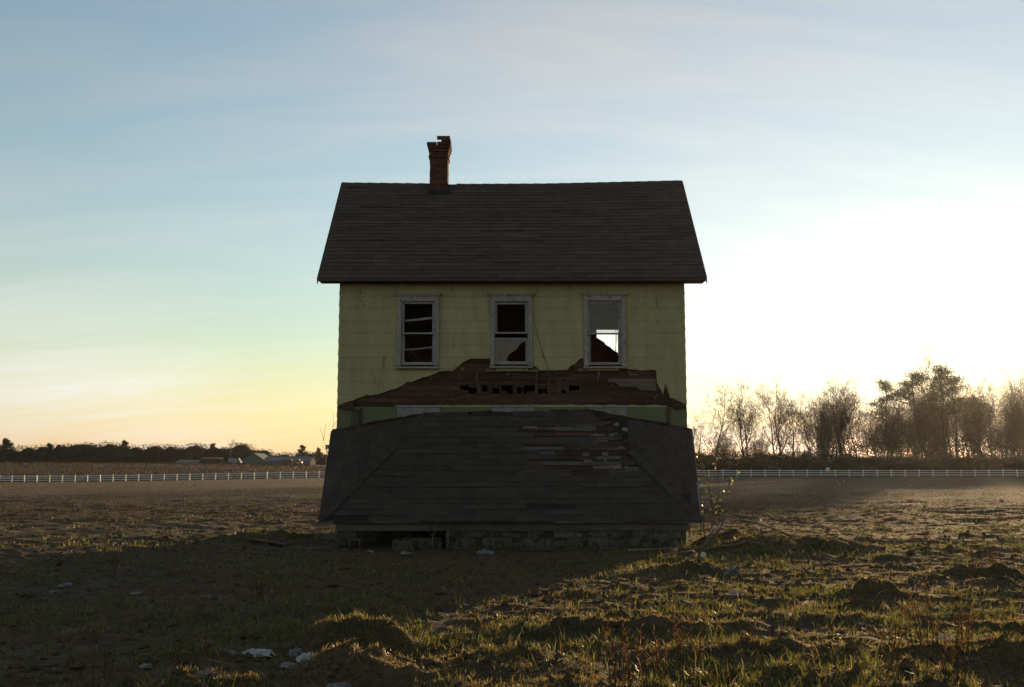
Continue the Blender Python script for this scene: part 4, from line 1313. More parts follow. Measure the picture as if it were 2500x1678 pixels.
def gable_building(name, u0, u1, depth, wall_h, ridge_h, lab, ridge_along_x, doors=0, y=BYd):
    x0, x1 = px2x(u0, y), px2x(u1, y); g = hz((x0 + x1) / 2, y) - .2
    root = empty(name, ((x0 + x1) / 2, y, g)); tag(root, lab, 'shed')
    mb = MB()
    mb.box(x0, x1, y, y + .15, g, g + wall_h); mb.box(x0, x1, y + depth - .15, y + depth, g, g + wall_h)
    mb.box(x0, x0 + .15, y + .15, y + depth - .15, g, g + wall_h); mb.box(x1 - .15, x1, y + .15, y + depth - .15, g, g + wall_h)
    if ridge_along_x:
        for xx in (x0, x1 - .15):
            mb.prism([(xx, y, g + wall_h), (xx, y + depth, g + wall_h), (xx, y + depth / 2, g + ridge_h - .1)], [(xx + .15, y, g + wall_h), (xx + .15, y + depth, g + wall_h), (xx + .15, y + depth / 2, g + ridge_h - .1)])
    else:
        for yy in (y, y + depth - .15):
            mb.prism([(x0, yy, g + wall_h), (x1, yy, g + wall_h), ((x0 + x1) / 2, yy, g + ridge_h - .1)], [(x0, yy + .15, g + wall_h), (x1, yy + .15, g + wall_h), ((x0 + x1) / 2, yy + .15, g + ridge_h - .1)])
    wl = mb.build('wall', M['shed'], root)
    mb = MB(); e = .3
    if ridge_along_x:
        for s in (0, 1):
            ye = y - e if s == 0 else y + depth + e
            mb.hexa([(x0 - e, ye, g + wall_h - .1), (x1 + e, ye, g + wall_h - .1), (x1 + e, y + depth / 2, g + ridge_h - .1), (x0 - e, y + depth / 2, g + ridge_h - .1),
                     (x0 - e, ye, g + wall_h), (x1 + e, ye, g + wall_h), (x1 + e, y + depth / 2, g + ridge_h), (x0 - e, y + depth / 2, g + ridge_h)])
    else:
        xm = (x0 + x1) / 2
        for s in (0, 1):
            xe = x0 - e if s == 0 else x1 + e
            mb.hexa([(xe, y - e, g + wall_h - .1), (xm, y - e, g + ridge_h - .1), (xm, y + depth + e, g + ridge_h - .1), (xe, y + depth + e, g + wall_h - .1),
                     (xe, y - e, g + wall_h), (xm, y - e, g + ridge_h), (xm, y + depth + e, g + ridge_h), (xe, y + depth + e, g + wall_h)])
    mb.build('roof', M['shed_roof'], root)
    for k in range(doors):
        xd = x0 + (x1 - x0) * (k + 1) / (doors + 1)
        mb = MB(); mb.box(xd - 1.2, xd + 1.2, y - .06, y - .005, g, g + wall_h * .8); mb.build('door', M['shed_roof'], root)
    return root


gable_building('gabled_barn', 553, 612, 14, .9, 3.9, 'grey barn with a steep gable end facing the field, left of the long shed', False)
gable_building('long_shed', 606, 711, 9, 1.5, 3.0, 'long low grey metal shed right of the gabled barn', True, 3, BYd - 9.5)
# hoop tunnel under pale sheeting
y = 335; x0, x1 = px2x(408, y), px2x(462, y); g = hz((x0 + x1) / 2, y) - .1
root = empty('sheeted_tunnel', ((x0 + x1) / 2, y, g)); tag(root, 'low pale sheeted tunnel lying left of the open pole shelter', 'tunnel')
mb = MB(); n = 9
for i in range(n):
    a0, a1 = math.pi * i / n, math.pi * (i + 1) / n
    for k in range(6):
        xa, xb = x0 + (x1 - x0) * k / 6, x0 + (x1 - x0) * (k + 1) / 6; h = 1.35 + .12 * math.sin(k * 2.1); h2 = 1.35 + .12 * math.sin((k + 1) * 2.1)
        if k == 0: h *= .5
        mb.poly([(xa, y - 1.6 * math.cos(a0), g + h * math.sin(a0)), (xb, y - 1.6 * math.cos(a0), g + h2 * math.sin(a0)), (xb, y - 1.6 * math.cos(a1), g + h2 * math.sin(a1)), (xa, y - 1.6 * math.cos(a1), g + h * math.sin(a1))])
mb.build('sheet', M['tarp'], root)
mb = MB()
for k in range(7):
    xa = x0 + (x1 - x0) * k / 6
    mb.tube([(xa, y - 1.64 * math.cos(math.pi * i / 8), g + 1.42 * (.55 if k == 0 else 1) * math.sin(math.pi * i / 8)) for i in range(9)], [.03] * 9, 4)
mb.build('hoop_frame', M['pole'], root)
# open shelter on posts
y = 338; x0, x1 = px2x(464, y), px2x(505, y); g = hz((x0 + x1) / 2, y) - .1
root = empty('open_shelter', ((x0 + x1) / 2, y, g)); tag(root, 'flat roofed open shelter on posts between the tunnel and the white van', 'shelter')
mb = MB(); mb.hexa([(x0 - .2, y - .2, g + 1.75), (x1 + .2, y - .2, g + 1.75), (x1 + .2, y + 4, g + 1.95), (x0 - .2, y + 4, g + 1.95), (x0 - .2, y - .2, g + 1.87), (x1 + .2, y - .2, g + 1.87), (x1 + .2, y + 4, g + 2.07), (x0 - .2, y + 4, g + 2.07)]); mb.build('roof', M['shed_roof'], root)
for k in range(4):
    xa = x0 + (x1 - x0) * k / 3
    for yy in (y, y + 3.8):
        mb = MB(); mb.box(xa - .06, xa + .06, yy - .06, yy + .06, g, g + 1.74); mb.build('post', M['pole'], root)
mb = MB(); mb.box(x0, x1, y + 3.9, y + 3.95, g, g + 1.7); mb.build('back_panel', M['pole'], root)


def vehicle(name, u, y, L_, H_, mt, lab, cat, cab=.3):
    xc = px2x(u, y); g = hz(xc, y); root = empty(name, (xc, y, g)); tag(root, lab, cat)
    x0, x1 = xc - L_ / 2, xc + L_ / 2; w = 1.9
    prof = [(x0, .35), (x1, .35), (x1, .35 + H_ * .45), (x1 - L_ * .1, .35 + H_ * .55), (x1 - L_ * cab * .6, .35 + H_), (x0 + .1, .35 + H_), (x0, .35 + H_ * .9)]
    mb = MB(); mb.prism([(p[0], y, g + p[1]) for p in prof], [(p[0], y + w, g + p[1]) for p in prof]); mb.build('body', M[mt], root)
    mb = MB(); mb.prism([(x1 - L_ * .13, y - .01, g + .35 + H_ * .58), (x1 - L_ * cab * .6, y - .01, g + .35 + H_ * .93), (x1 - L_ * cab, y - .01, g + .35 + H_ * .93), (x1 - L_ * cab, y - .01, g + .35 + H_ * .58)],
                        [(x1 - L_ * .13, y + .01, g + .35 + H_ * .58), (x1 - L_ * cab * .6, y + .01, g + .35 + H_ * .93), (x1 - L_ * cab, y + .01, g + .35 + H_ * .93), (x1 - L_ * cab, y + .01, g + .35 + H_ * .58)]); mb.build('side_window', M['dark'], root)
    for xw in (x0 + L_ * .2, x1 - L_ * .2):
        for yy in (y - .02, y + w - .18):
            mb = MB(); n = 14; R = .36
            mb.prism([(xw + R * math.cos(6.283 * i / n), yy, g + R + R * math.sin(6.283 * i / n)) for i in range(n)], [(xw + R * math.cos(6.283 * i / n), yy + .2, g + R + R * math.sin(6.283 * i / n)) for i in range(n)]); mb.build('wheel', M['dark'], root)
    return root


vehicle('parked_van', 539, 331, 3.9, 1.45, 'white_car', 'white van parked left of the gabled grey barn', 'van')
vehicle('red_truck', 660, 329, 3.2, 1.5, 'red', 'dull red truck parked before the long grey shed', 'truck')
# yellow loader
y = 328; xc = px2x(684, y); g = hz(xc, y); root = empty('yellow_loader', (xc, y, g)); tag(root, 'yellow loader catching sunlight before the long grey shed', 'loader')
mb = MB(); mb.box(xc - 1.2, xc + 1.0, y, y + 1.3, g + .55, g + 1.15); mb.hexa([(xc + .2, y, g + 1.15), (xc + 1.2, y, g + 1.15), (xc + 1.2, y + 1.3, g + 1.15), (xc + .2, y + 1.3, g + 1.15), (xc + .3, y + .1, g + 1.5), (xc + 1.1, y + .1, g + 1.4), (xc + 1.1, y + 1.2, g + 1.4), (xc + .3, y + 1.2, g + 1.5)]); mb.build('body', M['yellow'], root)
mb = MB(); mb.box(xc - .6, xc + .2, y + .15, y + 1.15, g + 1.151, g + 1.95); mb.build('cab', M['dark'], root)
mb = MB(); mb.box(xc - .68, xc + .28, y + .1, y + 1.2, g + 1.951, g + 2.03); mb.build('cab_roof', M['yellow'], root)
mb = MB(); mb.beam((xc - .5, y + .2, g + 1.1), (xc - 1.9, y + .2, g + .7), .15, .2); mb.beam((xc - .5, y + 1.1, g + 1.1), (xc - 1.9, y + 1.1, g + .7), .15, .2); mb.build('lift_arm', M['yellow'], root)
mb = MB(); mb.hexa([(xc - 2.5, y - .1, g + .15), (xc - 1.9, y - .1, g + .2), (xc - 1.9, y + 1.4, g + .2), (xc - 2.5, y + 1.4, g + .15), (xc - 2.3, y - .1, g + .75), (xc - 1.85, y - .1, g + .85), (xc - 1.85, y + 1.4, g + .85), (xc - 2.3, y + 1.4, g + .75)]); mb.build('bucket', M['yellow'], root)
for xw in (xc - .85, xc + .75):
    for yy in (y - .12, y + 1.05):
        mb = MB(); n = 14; R = .5
        mb.prism([(xw + R * math.cos(6.283 * i / n), yy, g + R + R * math.sin(6.283 * i / n)) for i in range(n)], [(xw + R * math.cos(6.283 * i / n), yy + .35, g + R + R * math.sin(6.283 * i / n)) for i in range(n)]); mb.build('wheel', M['dark'], root)
# utility pole
y = 350; xc = px2x(529, y); g = hz(xc, y); root = empty('utility_pole', (xc, y, g)); tag(root, 'slim wooden utility pole standing left of the gabled barn', 'pole')
mb = MB(); mb.tube([(xc, y, g - .5), (xc, y, g + 3.5), (xc + .05, y, g + 6.9)], [.13, .11, .09], 8); mb.build('shaft', M['pole'], root)
mb = MB(); mb.box(xc - .8, xc + .9, y - .07, y + .05, g + 6.4, g + 6.55); mb.build('crossarm', M['pole'], root)
for k in (-.7, -.1, .75):
    mb = MB(); mb.tube([(xc + k, y, g + 6.55), (xc + k, y, g + 6.72)], [.05, .035], 6); mb.build('insulator', M['shed_roof'], root)
mb = MB(); mb.tube([(xc + .22, y - .1, g + 3.9), (xc + .22, y - .1, g + 4.5)], [.16, .16], 8); mb.build('transformer', M['shed_roof'], root)
# pale tank on legs showing at the edge of the porch roof
y = 330; xc = px2x(751.5, y); g = hz(xc, y); root = empty('raised_tank', (xc, y, g)); tag(root, 'pale raised tank just left of the porch roof edge, above the far trees', 'tank')
zt = 1.5 + (1143 - 1097) / 2500 * y
mb = MB(); n = 16; mb.prism([(xc + 1.0 * math.cos(6.283 * i / n), y + math.sin(6.283 * i / n), zt) for i in range(n)], [(xc + 1.0 * math.cos(6.283 * i / n), y + math.sin(6.283 * i / n), zt + 1.1) for i in range(n)]); mb.build('barrel', M['tarp'], root)
mb = MB(); mb.prism([(xc + 1.12 * math.cos(6.283 * i / n), y + 1.12 * math.sin(6.283 * i / n), zt + 1.101) for i in range(n)], [(xc + .9 * math.cos(6.283 * i / n), y + .9 * math.sin(6.283 * i / n), zt + 1.32) for i in range(n)]); mb.build('lid', M['tarp'], root)
for k in range(4):
    a = .785 + 1.571 * k
    mb = MB(); mb.tube([(xc + 1.1 * math.cos(a), y + 1.1 * math.sin(a), g - .2), (xc + .75 * math.cos(a), y + .75 * math.sin(a), zt)], [.07, .06], 5); mb.build('leg', M['pole'], root)
# pale box by the fence on the right
y = 184; xc = px2x(1884, y); g = hz(xc, y); root = empty('feed_box', (xc, y, g)); tag(root, 'small pale box standing behind the right fence rails', 'box')
mb = MB(); mb.box(xc - .28, xc + .28, y, y + .5, g + .9, g + 1.48); mb.build('bin', M['vinyl'], root)
mb = MB(); mb.hexa([(xc - .32, y - .04, g + 1.481), (xc + .32, y - .04, g + 1.481), (xc + .32, y + .54, g + 1.481), (xc - .32, y + .54, g + 1.481), (xc - .2, y + .1, g + 1.58), (xc + .2, y + .1, g + 1.58), (xc + .2, y + .4, g + 1.58), (xc - .2, y + .4, g + 1.58)]); mb.build('lid', M['vinyl'], root)
for k in (-.22, .22):
    for yy in (.06, .44):
        mb = MB(); mb.box(xc + k - .03, xc + k + .03, y + yy - .03, y + yy + .03, g - .1, g + .899); mb.build('leg', M['pole'], root)
# ------------------------------------------------------------------ litter and rubble near the house
def crumple(seed, sx, sy, sz, sub=26, sharp=.35):
    """crumpled film or paper: an uneven, folded lump that sits flat on the ground"""
    rs = np.random.RandomState(seed); mb = MB()
    nu, nv_ = sub, sub // 2
    th = np.linspace(0, 2 * np.pi, nu, endpoint=False); ph = np.linspace(0.02, np.pi - .02, nv_)
    T, Pp = np.meshgrid(th, ph)
    D = np.stack([np.cos(T) * np.sin(Pp), np.sin(T) * np.sin(Pp), np.cos(Pp)], -1)
    R = np.ones(T.shape)
    for k in range(26):
        n = rs.normal(0, 1, 3); n /= np.linalg.norm(n)
        q = D @ n - rs.uniform(-.1, .75)
        R += np.where(q > 0, -q * rs.uniform(.2, 1.0) * sharp, 0) if k % 2 else np.abs(q) * rs.uniform(-.35, .35) * sharp
    for k in range(14):
        n = rs.normal(0, 1, 3); n /= np.linalg.norm(n)
        R += (np.abs(((D @ n) * rs.uniform(1.5, 4.0) + rs.uniform(0, 1)) % 1.0 - .5) - .25) * rs.uniform(.3, 1.1) * sharp
    R = np.clip(R, .25, 1.9) * (1 + rs.uniform(-.10, .10, R.shape))
    Pt = D * R[..., None] * np.array([sx, sy, sz])
    Pt[..., 2] = np.maximum(Pt[..., 2], -sz * .25)
    V = Pt.reshape(-1, 3)
    mb.v = [tuple(p) for p in V]
    for j in range(nv_ - 1):
        for i in range(nu):
            a = j * nu + i; b_ = j * nu + (i + 1) % nu
            mb.f.append((a, b_, b_ + nu)); mb.f.append((a, b_ + nu, a + nu)); mb.mi += [0, 0]
    mb.f.append(tuple(range(nu))[::-1]); mb.f.append(tuple((nv_ - 1) * nu + i for i in range(nu))); mb.mi += [0, 0]
    return mb


def litter(name, seed, x, y, size, mt, lab, cat, z=None, rz=0.0, group=None, dz=0.0):
    mb = crumple(seed, *size)
    o = bpy.data.objects.new(name, mb.mesh(name, M[mt])); COL.objects.link(o)
    o.location = (x, y, (hz(x, y) if z is None else z) + size[2] * .2 + dz); o.rotation_euler = (0, 0, rz)
    return tag(o, lab, cat, group)


GRP = 'litter scattered on the ground'
litter('plastic_bag', 1, -2.06, 8.50, (.15, .09, .055), 'plastic', 'flat white plastic sheet left of the two pale bags in the foreground', 'plastic', rz=.2, group=GRP)
litter('paper_scrap', 2, -2.24, 8.42, (.085, .07, .055), 'paper', 'folded cream paper touching the flat white plastic sheet', 'paper', rz=.7, group=GRP)
litter('plastic_bag', 3, -1.72, 8.42, (.065, .06, .06), 'plastic_blue', 'small dull grey bag between the white sheet and the larger bag', 'bag', group=GRP)
litter('plastic_bag', 4, -1.53, 8.02, (.105, .085, .105), 'plastic', 'crumpled white bag against the left foot of the grassy mound', 'bag', rz=1.0, group=GRP)
litter('plastic_bag', 5, -1.19, 7.25, (.09, .07, .05), 'plastic_blue', 'blue green plastic lump at the bottom edge below the mound', 'plastic', group=GRP)
litter('paper_scrap', 6, -1.66, 7.85, (.07, .05, .03), 'paper', 'dull paper scrap in front of the crumpled white bag', 'paper', group=GRP)
litter('foam_scrap', 7, -5.36, 12.25, (.11, .07, .05), 'plastic_blue', 'pale foam lump at far left, lower of two together', 'foam', group=GRP)
litter('foam_scrap', 8, -5.40, 12.62, (.09, .06, .04), 'plastic_blue', 'pale foam lump at far left, upper of two together', 'foam', dz=.03, group=GRP)
litter('paper_scrap', 9, -4.15, 9.8, (.085, .05, .04), 'plastic_blue', 'small bluish scrap alone in the shadow at left', 'paper', group=GRP)
litter('paper_scrap', 10, -2.86, 8.2, (.07, .05, .03), 'paper', 'dim pointed paper scrap left of the flat white sheet', 'paper', group=GRP)
litter('paper_scrap', 11, -4.38, 12.3, (.14, .06, .03), 'paper', 'faint flat scrap in the house shadow, right of the foam lumps', 'paper', group=GRP)
litter('paper_scrap', 12, -3.55, 12.2, (.09, .05, .03), 'plastic_blue', 'small faint scrap in the house shadow between the faint scrap and the dark tuft', 'paper', group=GRP)
litter('plastic_bag', 13, 3.58, 8.72, (.115, .08, .075), 'plastic', 'bright white bag lying among dry stalks at lower right', 'bag', rz=.4, group=GRP)
litter('plastic_bag', 14, 4.02, 20.42, (.20, .10, .10), 'plastic', 'sunlit white plastic on the rubbish heap beside the porch corner', 'plastic', rz=-.5, dz=.05, group=GRP)
litter('paper_scrap', 15, 3.13, 17.0, (.05, .04, .09), 'plastic', 'upright white shred below the porch corner', 'paper', group=GRP)
litter('paper_scrap', 16, 8.42, 17.75, (.12, .06, .05), 'plastic', 'small white scrap near the right edge, beyond the mounds', 'paper', group=GRP)
litter('plastic_bag', 17, 3.07, 14.65, (.16, .10, .09), 'plastic_blue', 'pale rounded bag on the grass right of the porch corner', 'bag', group=GRP)
litter('plastic_bag', 18, 2.66, 12.3, (.14, .06, .05), 'paper', 'twisted white strip lying nearer than the pale rounded bag', 'plastic', group=GRP)
litter('plastic_bag', 19, -.27, 8.42, (.035, .03, .055), 'plastic_blue', 'tiny grey shred on the low bank in the centre foreground', 'plastic', group=GRP)
litter('plastic_bag', 20, -.48, 17.9, (.16, .10, .055), 'plastic_blue', 'dull bluish bag heap in front of the block foundation', 'bag', group=GRP)
litter('paper_scrap', 21, 1.0, 12.1, (.07, .05, .03), 'paper', 'small pale scrap at the edge of the sunlit grass, centre right', 'paper', group=GRP)
litter('white_rag', 22, -1.21, 19.60, (.155, .05, .055), 'plastic_blue', 'pale rag lying on the lower edge of the fallen porch roof', 'rag', z=.70, group=None)
litter('field_stone', 23, -2.12, 7.33, (.10, .07, .05), 'stone', 'tan stone at the bottom edge, lit from the right', 'stone', group='stones in the foreground')
litter('field_stone', 24, 4.56, 12.9, (.09, .06, .045), 'stone', 'pale stone beyond the round dirt mound at right', 'stone', group='stones in the foreground')
litter('field_stone', 25, -2.55, 18.2, (.16, .1, .08), 'stone', 'flat stone before the opening under the porch', 'stone', group='stones before the porch')
litter('field_stone', 26, -1.85, 18.0, (.12, .09, .06), 'stone', 'small stone right of the flat stone before the porch opening', 'stone', group='stones before the porch')
rl = random.Random(91)
for k in range(40):          # bright specks of rubbish out in the field
    y = rl.uniform(38, 120); x = rl.uniform(-.48, .48) * y
    if -.2 * y < x < .19 * y: continue
    litter('field_scrap', 100 + k % 5, x, y, (rl.uniform(.08, .2), .1, rl.uniform(.05, .12)), 'paper', 'tiny pale scrap far out in the open field', 'scrap', rz=rl.uniform(0, 6), group='pale scraps far out in the field')


def cinder_block(x, y, rz, tilt, lab):
    root = empty('cinder_block', (x, y, hz(x, y)), rz); tag(root, lab, 'block', 'loose blocks under the porch edge'); root.rotation_euler = (tilt, 0, rz)
    L_, W_, H_ = .40, .20, .20; t = .032
    mb = MB()
    mb.box(-L_ / 2, L_ / 2, -H_ / 2, -H_ / 2 + .035, 0, W_); mb.box(-L_ / 2, L_ / 2, H_ / 2 - .035, H_ / 2, 0, W_)
    o = mb.build('face_shell', M['block']); o.parent = root
    for xx in (-L_ / 2, -t / 2, L_ / 2 - t):
        mb = MB(); mb.box(xx, xx + t, -H_ / 2 + .0351, H_ / 2 - .0351, .002, W_ - .002); o = mb.build('web', M['block']); o.parent = root
    return root


b1 = cinder_block(-3.02, 19.3, .1, math.radians(90), 'hollow cinder block with its cores facing out, leftmost under the porch'); b1.location.z = hz(-3.02, 19.3) + .1; b1.location.y = 19.42
b2 = cinder_block(-1.95, 18.95, -.35, math.radians(8), 'tilted solid looking block in front of the porch opening'); b2.location.z += .0
b3 = cinder_block(-1.52, 19.45, .05, 0, 'block at the right end of the porch opening'); b3.location.z += .0
b4 = cinder_block(-1.85, 19.40, .15, 0, 'block just behind the tilted one in the porch opening')


def stick_obj(name, pts, r0, lab, cat, mt='stick', kids=(), group=None):
    p0 = pts[0]
    root = empty(name, p0); tag(root, lab, cat, group)
    n = len(pts); mb = MB(); mb.tube(pts, [r0 * (1 - .6 * i / (n - 1)) for i in range(n)], 6); mb.build('stem', M[mt], root, smooth=True)
    for kp in kids:
        mb = MB(); m_ = len(kp); mb.tube(kp, [r0 * .6 * (1 - .7 * i / (m_ - 1)) for i in range(m_)], 5); mb.build('side_branch', M[mt], root, smooth=True)
    return root


gz = hz(3.75, 19.8)
SG = 'sticks in the rubbish heap beside the porch'
stick_obj('driftwood_stick', [(3.50, 18.9, hz(3.5, 18.9)), (3.66, 18.95, .20), (3.80, 19.0, .40), (3.95, 19.1, .60)], .035, 'thick grey stick propped upright at the porch corner', 'stick', kids=[[(3.80, 19.0, .40), (3.9, 18.95, .38), (4.0, 18.9, .42)]], group=SG)
stick_obj('driftwood_stick', [(3.42, 18.8, hz(3.42, 18.8)), (3.52, 18.85, .15), (3.66, 18.9, .36)], .04, 'shorter grey stick leaning left of the propped stick', 'stick', group=SG)
stick_obj('fallen_branch', [(3.6, 18.2, hz(3.6, 18.2) + .03), (3.9, 18.25, .16), (4.15, 18.3, .22), (4.4, 18.4, .33), (4.7, 18.5, .42)], .025, 'crooked branch lying right along the rubbish heap', 'branch', kids=[[(4.15, 18.3, .22), (4.3, 18.2, .2), (4.5, 18.1, .12)], [(4.4, 18.4, .33), (4.45, 18.5, .5)]], group=SG)
stick_obj('fallen_branch', [(4.2, 18.9, .55), (4.45, 18.6, .5), (4.8, 18.3, .36), (5.1, 18.1, .22), (5.25, 18.0, hz(5.25, 18.0))], .018, 'thin arching branch over the right side of the rubbish heap', 'branch', group=SG)
stick_obj('fallen_plank', [(2.05, 18.45, hz(2.05, 18.45) + .06), (2.6, 18.45, hz(2.6, 18.45) + .05), (3.12, 18.5, hz(3.12, 18.5) + .05)], .022, 'long pale pole lying along the ground before the foundation', 'pole')
stick_obj('dead_branch', [(4.5, 15.7, hz(4.5, 15.7) + .02), (4.75, 15.8, hz(4.75, 15.8) + .08), (4.95, 15.9, hz(4.95, 15.9) + .16)], .02, 'pale dead branch on the grass right of the rounded bag', 'branch', kids=[[(4.75, 15.8, hz(4.75, 15.8) + .08), (4.95, 15.6, hz(4.95, 15.6) + .08)]])
stick_obj('dead_branch', [(-2.31, 7.95, hz(-2.31, 7.95) + .06), (-2.2, 7.9, hz(-2.2, 7.9) + .05), (-2.05, 7.85, hz(-2.05, 7.85) + .02), (-1.92, 7.85, hz(-1.92, 7.85) + .03)], .010, 'curved dry stem in front of the flat white sheet', 'stem', 'g_straw')
stick_obj('twig', [(-2.36, 8.2, hz(-2.36, 8.2)), (-2.42, 8.2, hz(-2.42, 8.2) + .12), (-2.40, 8.2, hz(-2.4, 8.2) + .24)], .006, 'upright thin twig left of the flat white sheet', 'twig', 'g_straw')
for i, (x, y, a, l_, w_, mt, lab) in enumerate(((-3.9, 18.9, .35, 1.3, .12, 'board_grey', 'grey board lying on the ground left of the porch'), (.55, 18.75, -.12, .9, .1, 'board', 'short dark board fallen before the block foundation, right of the bag heap'), (2.9, 18.0, .5, .7, .09, 'board_pale', 'short pale board on the grass below the porch corner'), (-4.6, 19.7, -.6, 1.0, .14, 'board', 'dark board on the shaded rise left of the porch'))):
    mb = MB(); c0, s0 = math.cos(a) * l_ / 2, math.sin(a) * l_ / 2
    p, q = (x - c0, y - s0, hz(x - c0, y - s0) + .03), (x + c0, y + s0, hz(x + c0, y + s0) + .045)
    mb.beam(p, q, w_, .022); o = mb.build('fallen_board', M[mt]); tag(o, lab, 'board', 'boards fallen round the porch')
# pale bare shrub in front of the porch opening
stick_obj('bare_shrub', [(-1.48, 19.28, hz(-1.48, 19.28)), (-1.47, 19.26, .16), (-1.47, 19.25, .24), (-1.43, 19.22, .36), (-1.40, 19.2, .52)], .012, 'small bare shrub growing before the porch opening', 'shrub', kids=[[(-1.47, 19.25, .24), (-1.56, 19.2, .34), (-1.70, 19.15, .50), (-1.86, 19.12, .58)], [(-1.42, 19.22, .40), (-1.34, 19.2, .50), (-1.45, 19.2, .58)], [(-1.47, 19.26, .16), (-1.53, 19.28, .05)], [(-1.40, 19.2, .52), (-1.52, 19.15, .60)]])
stick_obj('bare_vine', [(-1.18, 19.46, hz(-1.18, 19.46)), (-1.20, 19.44, .3), (-1.16, 19.4, .52)], .007, 'thin vine climbing the prop at the porch opening', 'vine')
stick_obj('bare_vine', [(1.55, 19.48, hz(1.55, 19.48)), (1.56, 19.46, .35), (1.57, 19.4, .62)], .006, 'thin straight vine on the block foundation under the right half of the porch', 'vine')


def bare_sapling(x, y, h, seed, lab, lean=0.0):
    r = random.Random(seed); g = hz(x, y); root = empty('bare_sapling', (x, y, g)); tag(root, lab, 'sapling'); st = MB(); tw = MB()
    for s in range(3):
        a = r.uniform(0, 6.28); d = Vector((math.cos(a) * .10 + lean, math.sin(a) * .16, 1)).normalized(); q = Vector((x, y, g - .05)); pts = [q.copy()]
        hh = h * r.uniform(.6, 1.0)
        for k in range(8):
            d = (d + Vector((r.gauss(0, .07) + lean * .12, r.gauss(0, .07), .0))).normalized(); q = q + d * hh / 8; pts.append(q.copy())
            if k > 1:
                for _ in range(2):
                    e = (d + Vector((r.gauss(0, .5), r.gauss(0, .5), r.gauss(.1, .25)))).normalized(); l_ = r.uniform(.15, .5)
                    tw.tube([q, q + e * l_ * .5, q + e * l_ + Vector((0, 0, r.uniform(-.08, .05)))], [.005, .004, .0025], 3, cap=False)
        st.tube(pts, [.007 * (1 - .75 * i / 8) + .0015 for i in range(9)], 5, cap=False)
    st.build('stem', M['twig'], root); tw.build('branch', M['twig'], root)
    return root


bare_sapling(-3.62, 22.6, 3.1, 3, 'bare twiggy sapling reaching past the left wall of the house', -.05)
bare_sapling(-3.75, 22.8, 2.0, 4, 'shorter bare sapling at the left foot of the porch roof', -.02)
bare_sapling(3.85, 22.6, 2.9, 6, 'thin bare sapling reaching past the right wall of the house', .03)


def leafy_shrub(x, y, seed, lab):
    r = random.Random(seed); g = hz(x, y); root = empty('leafy_shrub', (x, y, g)); tag(root, lab, 'shrub'); st = MB(); lf = MB()
    for s in range(5):
        d = Vector((r.gauss(.05, .13), r.gauss(0, .13), 1)).normalized(); q = Vector((x + r.gauss(0, .06), y, g)); pts = [q.copy()]
        hh = r.uniform(1.0, 2.05)
        for k in range(7):
            d = (d + Vector((r.gauss(0.01, .09), r.gauss(0, .09), 0))).normalized(); q = q + d * hh / 7; pts.append(q.copy())
            if k >= 2:
                for _ in range(r.randint(1, 4)):
                    if r.random() < .45: continue
                    c_ = q + Vector((r.gauss(0, .07), r.gauss(0, .07), r.gauss(0, .07)))
                    a = Vector((r.gauss(0, 1), r.gauss(0, 1), r.gauss(0, 1))).normalized(); b_ = a.cross(Vector((r.gauss(0, 1), r.gauss(0, 1), r.gauss(0, 1)))).normalized()
                    s_ = r.uniform(.018, .034)
                    lf.poly([c_ - a * s_ * 1.5, c_ + b_ * s_ * .8, c_ + a * s_ * 1.5, c_ - b_ * s_ * .8])
        st.tube(pts, [.004 * (1 - .7 * i / 7) + .0015 for i in range(8)], 4, cap=False)
    st.build('stem', M['twig'], root); lf.build('foliage', M['leaf'], root)


leafy_shrub(3.86, 20.7, 12, 'leafy yellow green shrub glowing beside the right porch corner')
leafy_shrub(4.15, 21.4, 15, 'second sparse leafy shrub, just right of the one at the porch corner')


def dry_weed(x, y, h, n, seed, lab, mt='g_rust'):
    r = random.Random(seed); g = hz(x, y); root = empty('dry_weed', (x, y, g)); tag(root, lab, 'weed', 'tall dry weeds in the foreground'); st = MB(); sd = MB()
    for s in range(n):
        d = Vector((r.gauss(0, .10), r.gauss(0, .10), 1)).normalized(); q = Vector((x + r.gauss(0, .05), y + r.gauss(0, .05), g - .02)); pts = [q.copy()]
        hh = h * r.uniform(.5, 1.0)
        for k in range(6):
            d = (d + Vector((r.gauss(0, .05), r.gauss(0, .05), 0))).normalized(); q = q + d * hh / 6; pts.append(q.copy())
            if k > 2:
                for _ in range(6):
                    c_ = q - d * r.uniform(0, hh / 6); e = (d * .8 + Vector((r.gauss(0, .5), r.gauss(0, .5), r.gauss(0, .2)))).normalized(); l_ = r.uniform(.02, .06); w_ = e.cross(Vector((r.gauss(0, 1), r.gauss(0, 1), r.gauss(0, 1)))).normalized() * .004
                    sd.poly([c_ - w_, c_ + w_, c_ + e * l_])
        st.tube(pts, [.0032 * (1 - .6 * i / 6) + .0008 for i in range(7)], 4, cap=False)
    st.build('stem', M[mt], root); tag(sd.build('seed_head', M[mt], root), kind='stuff')


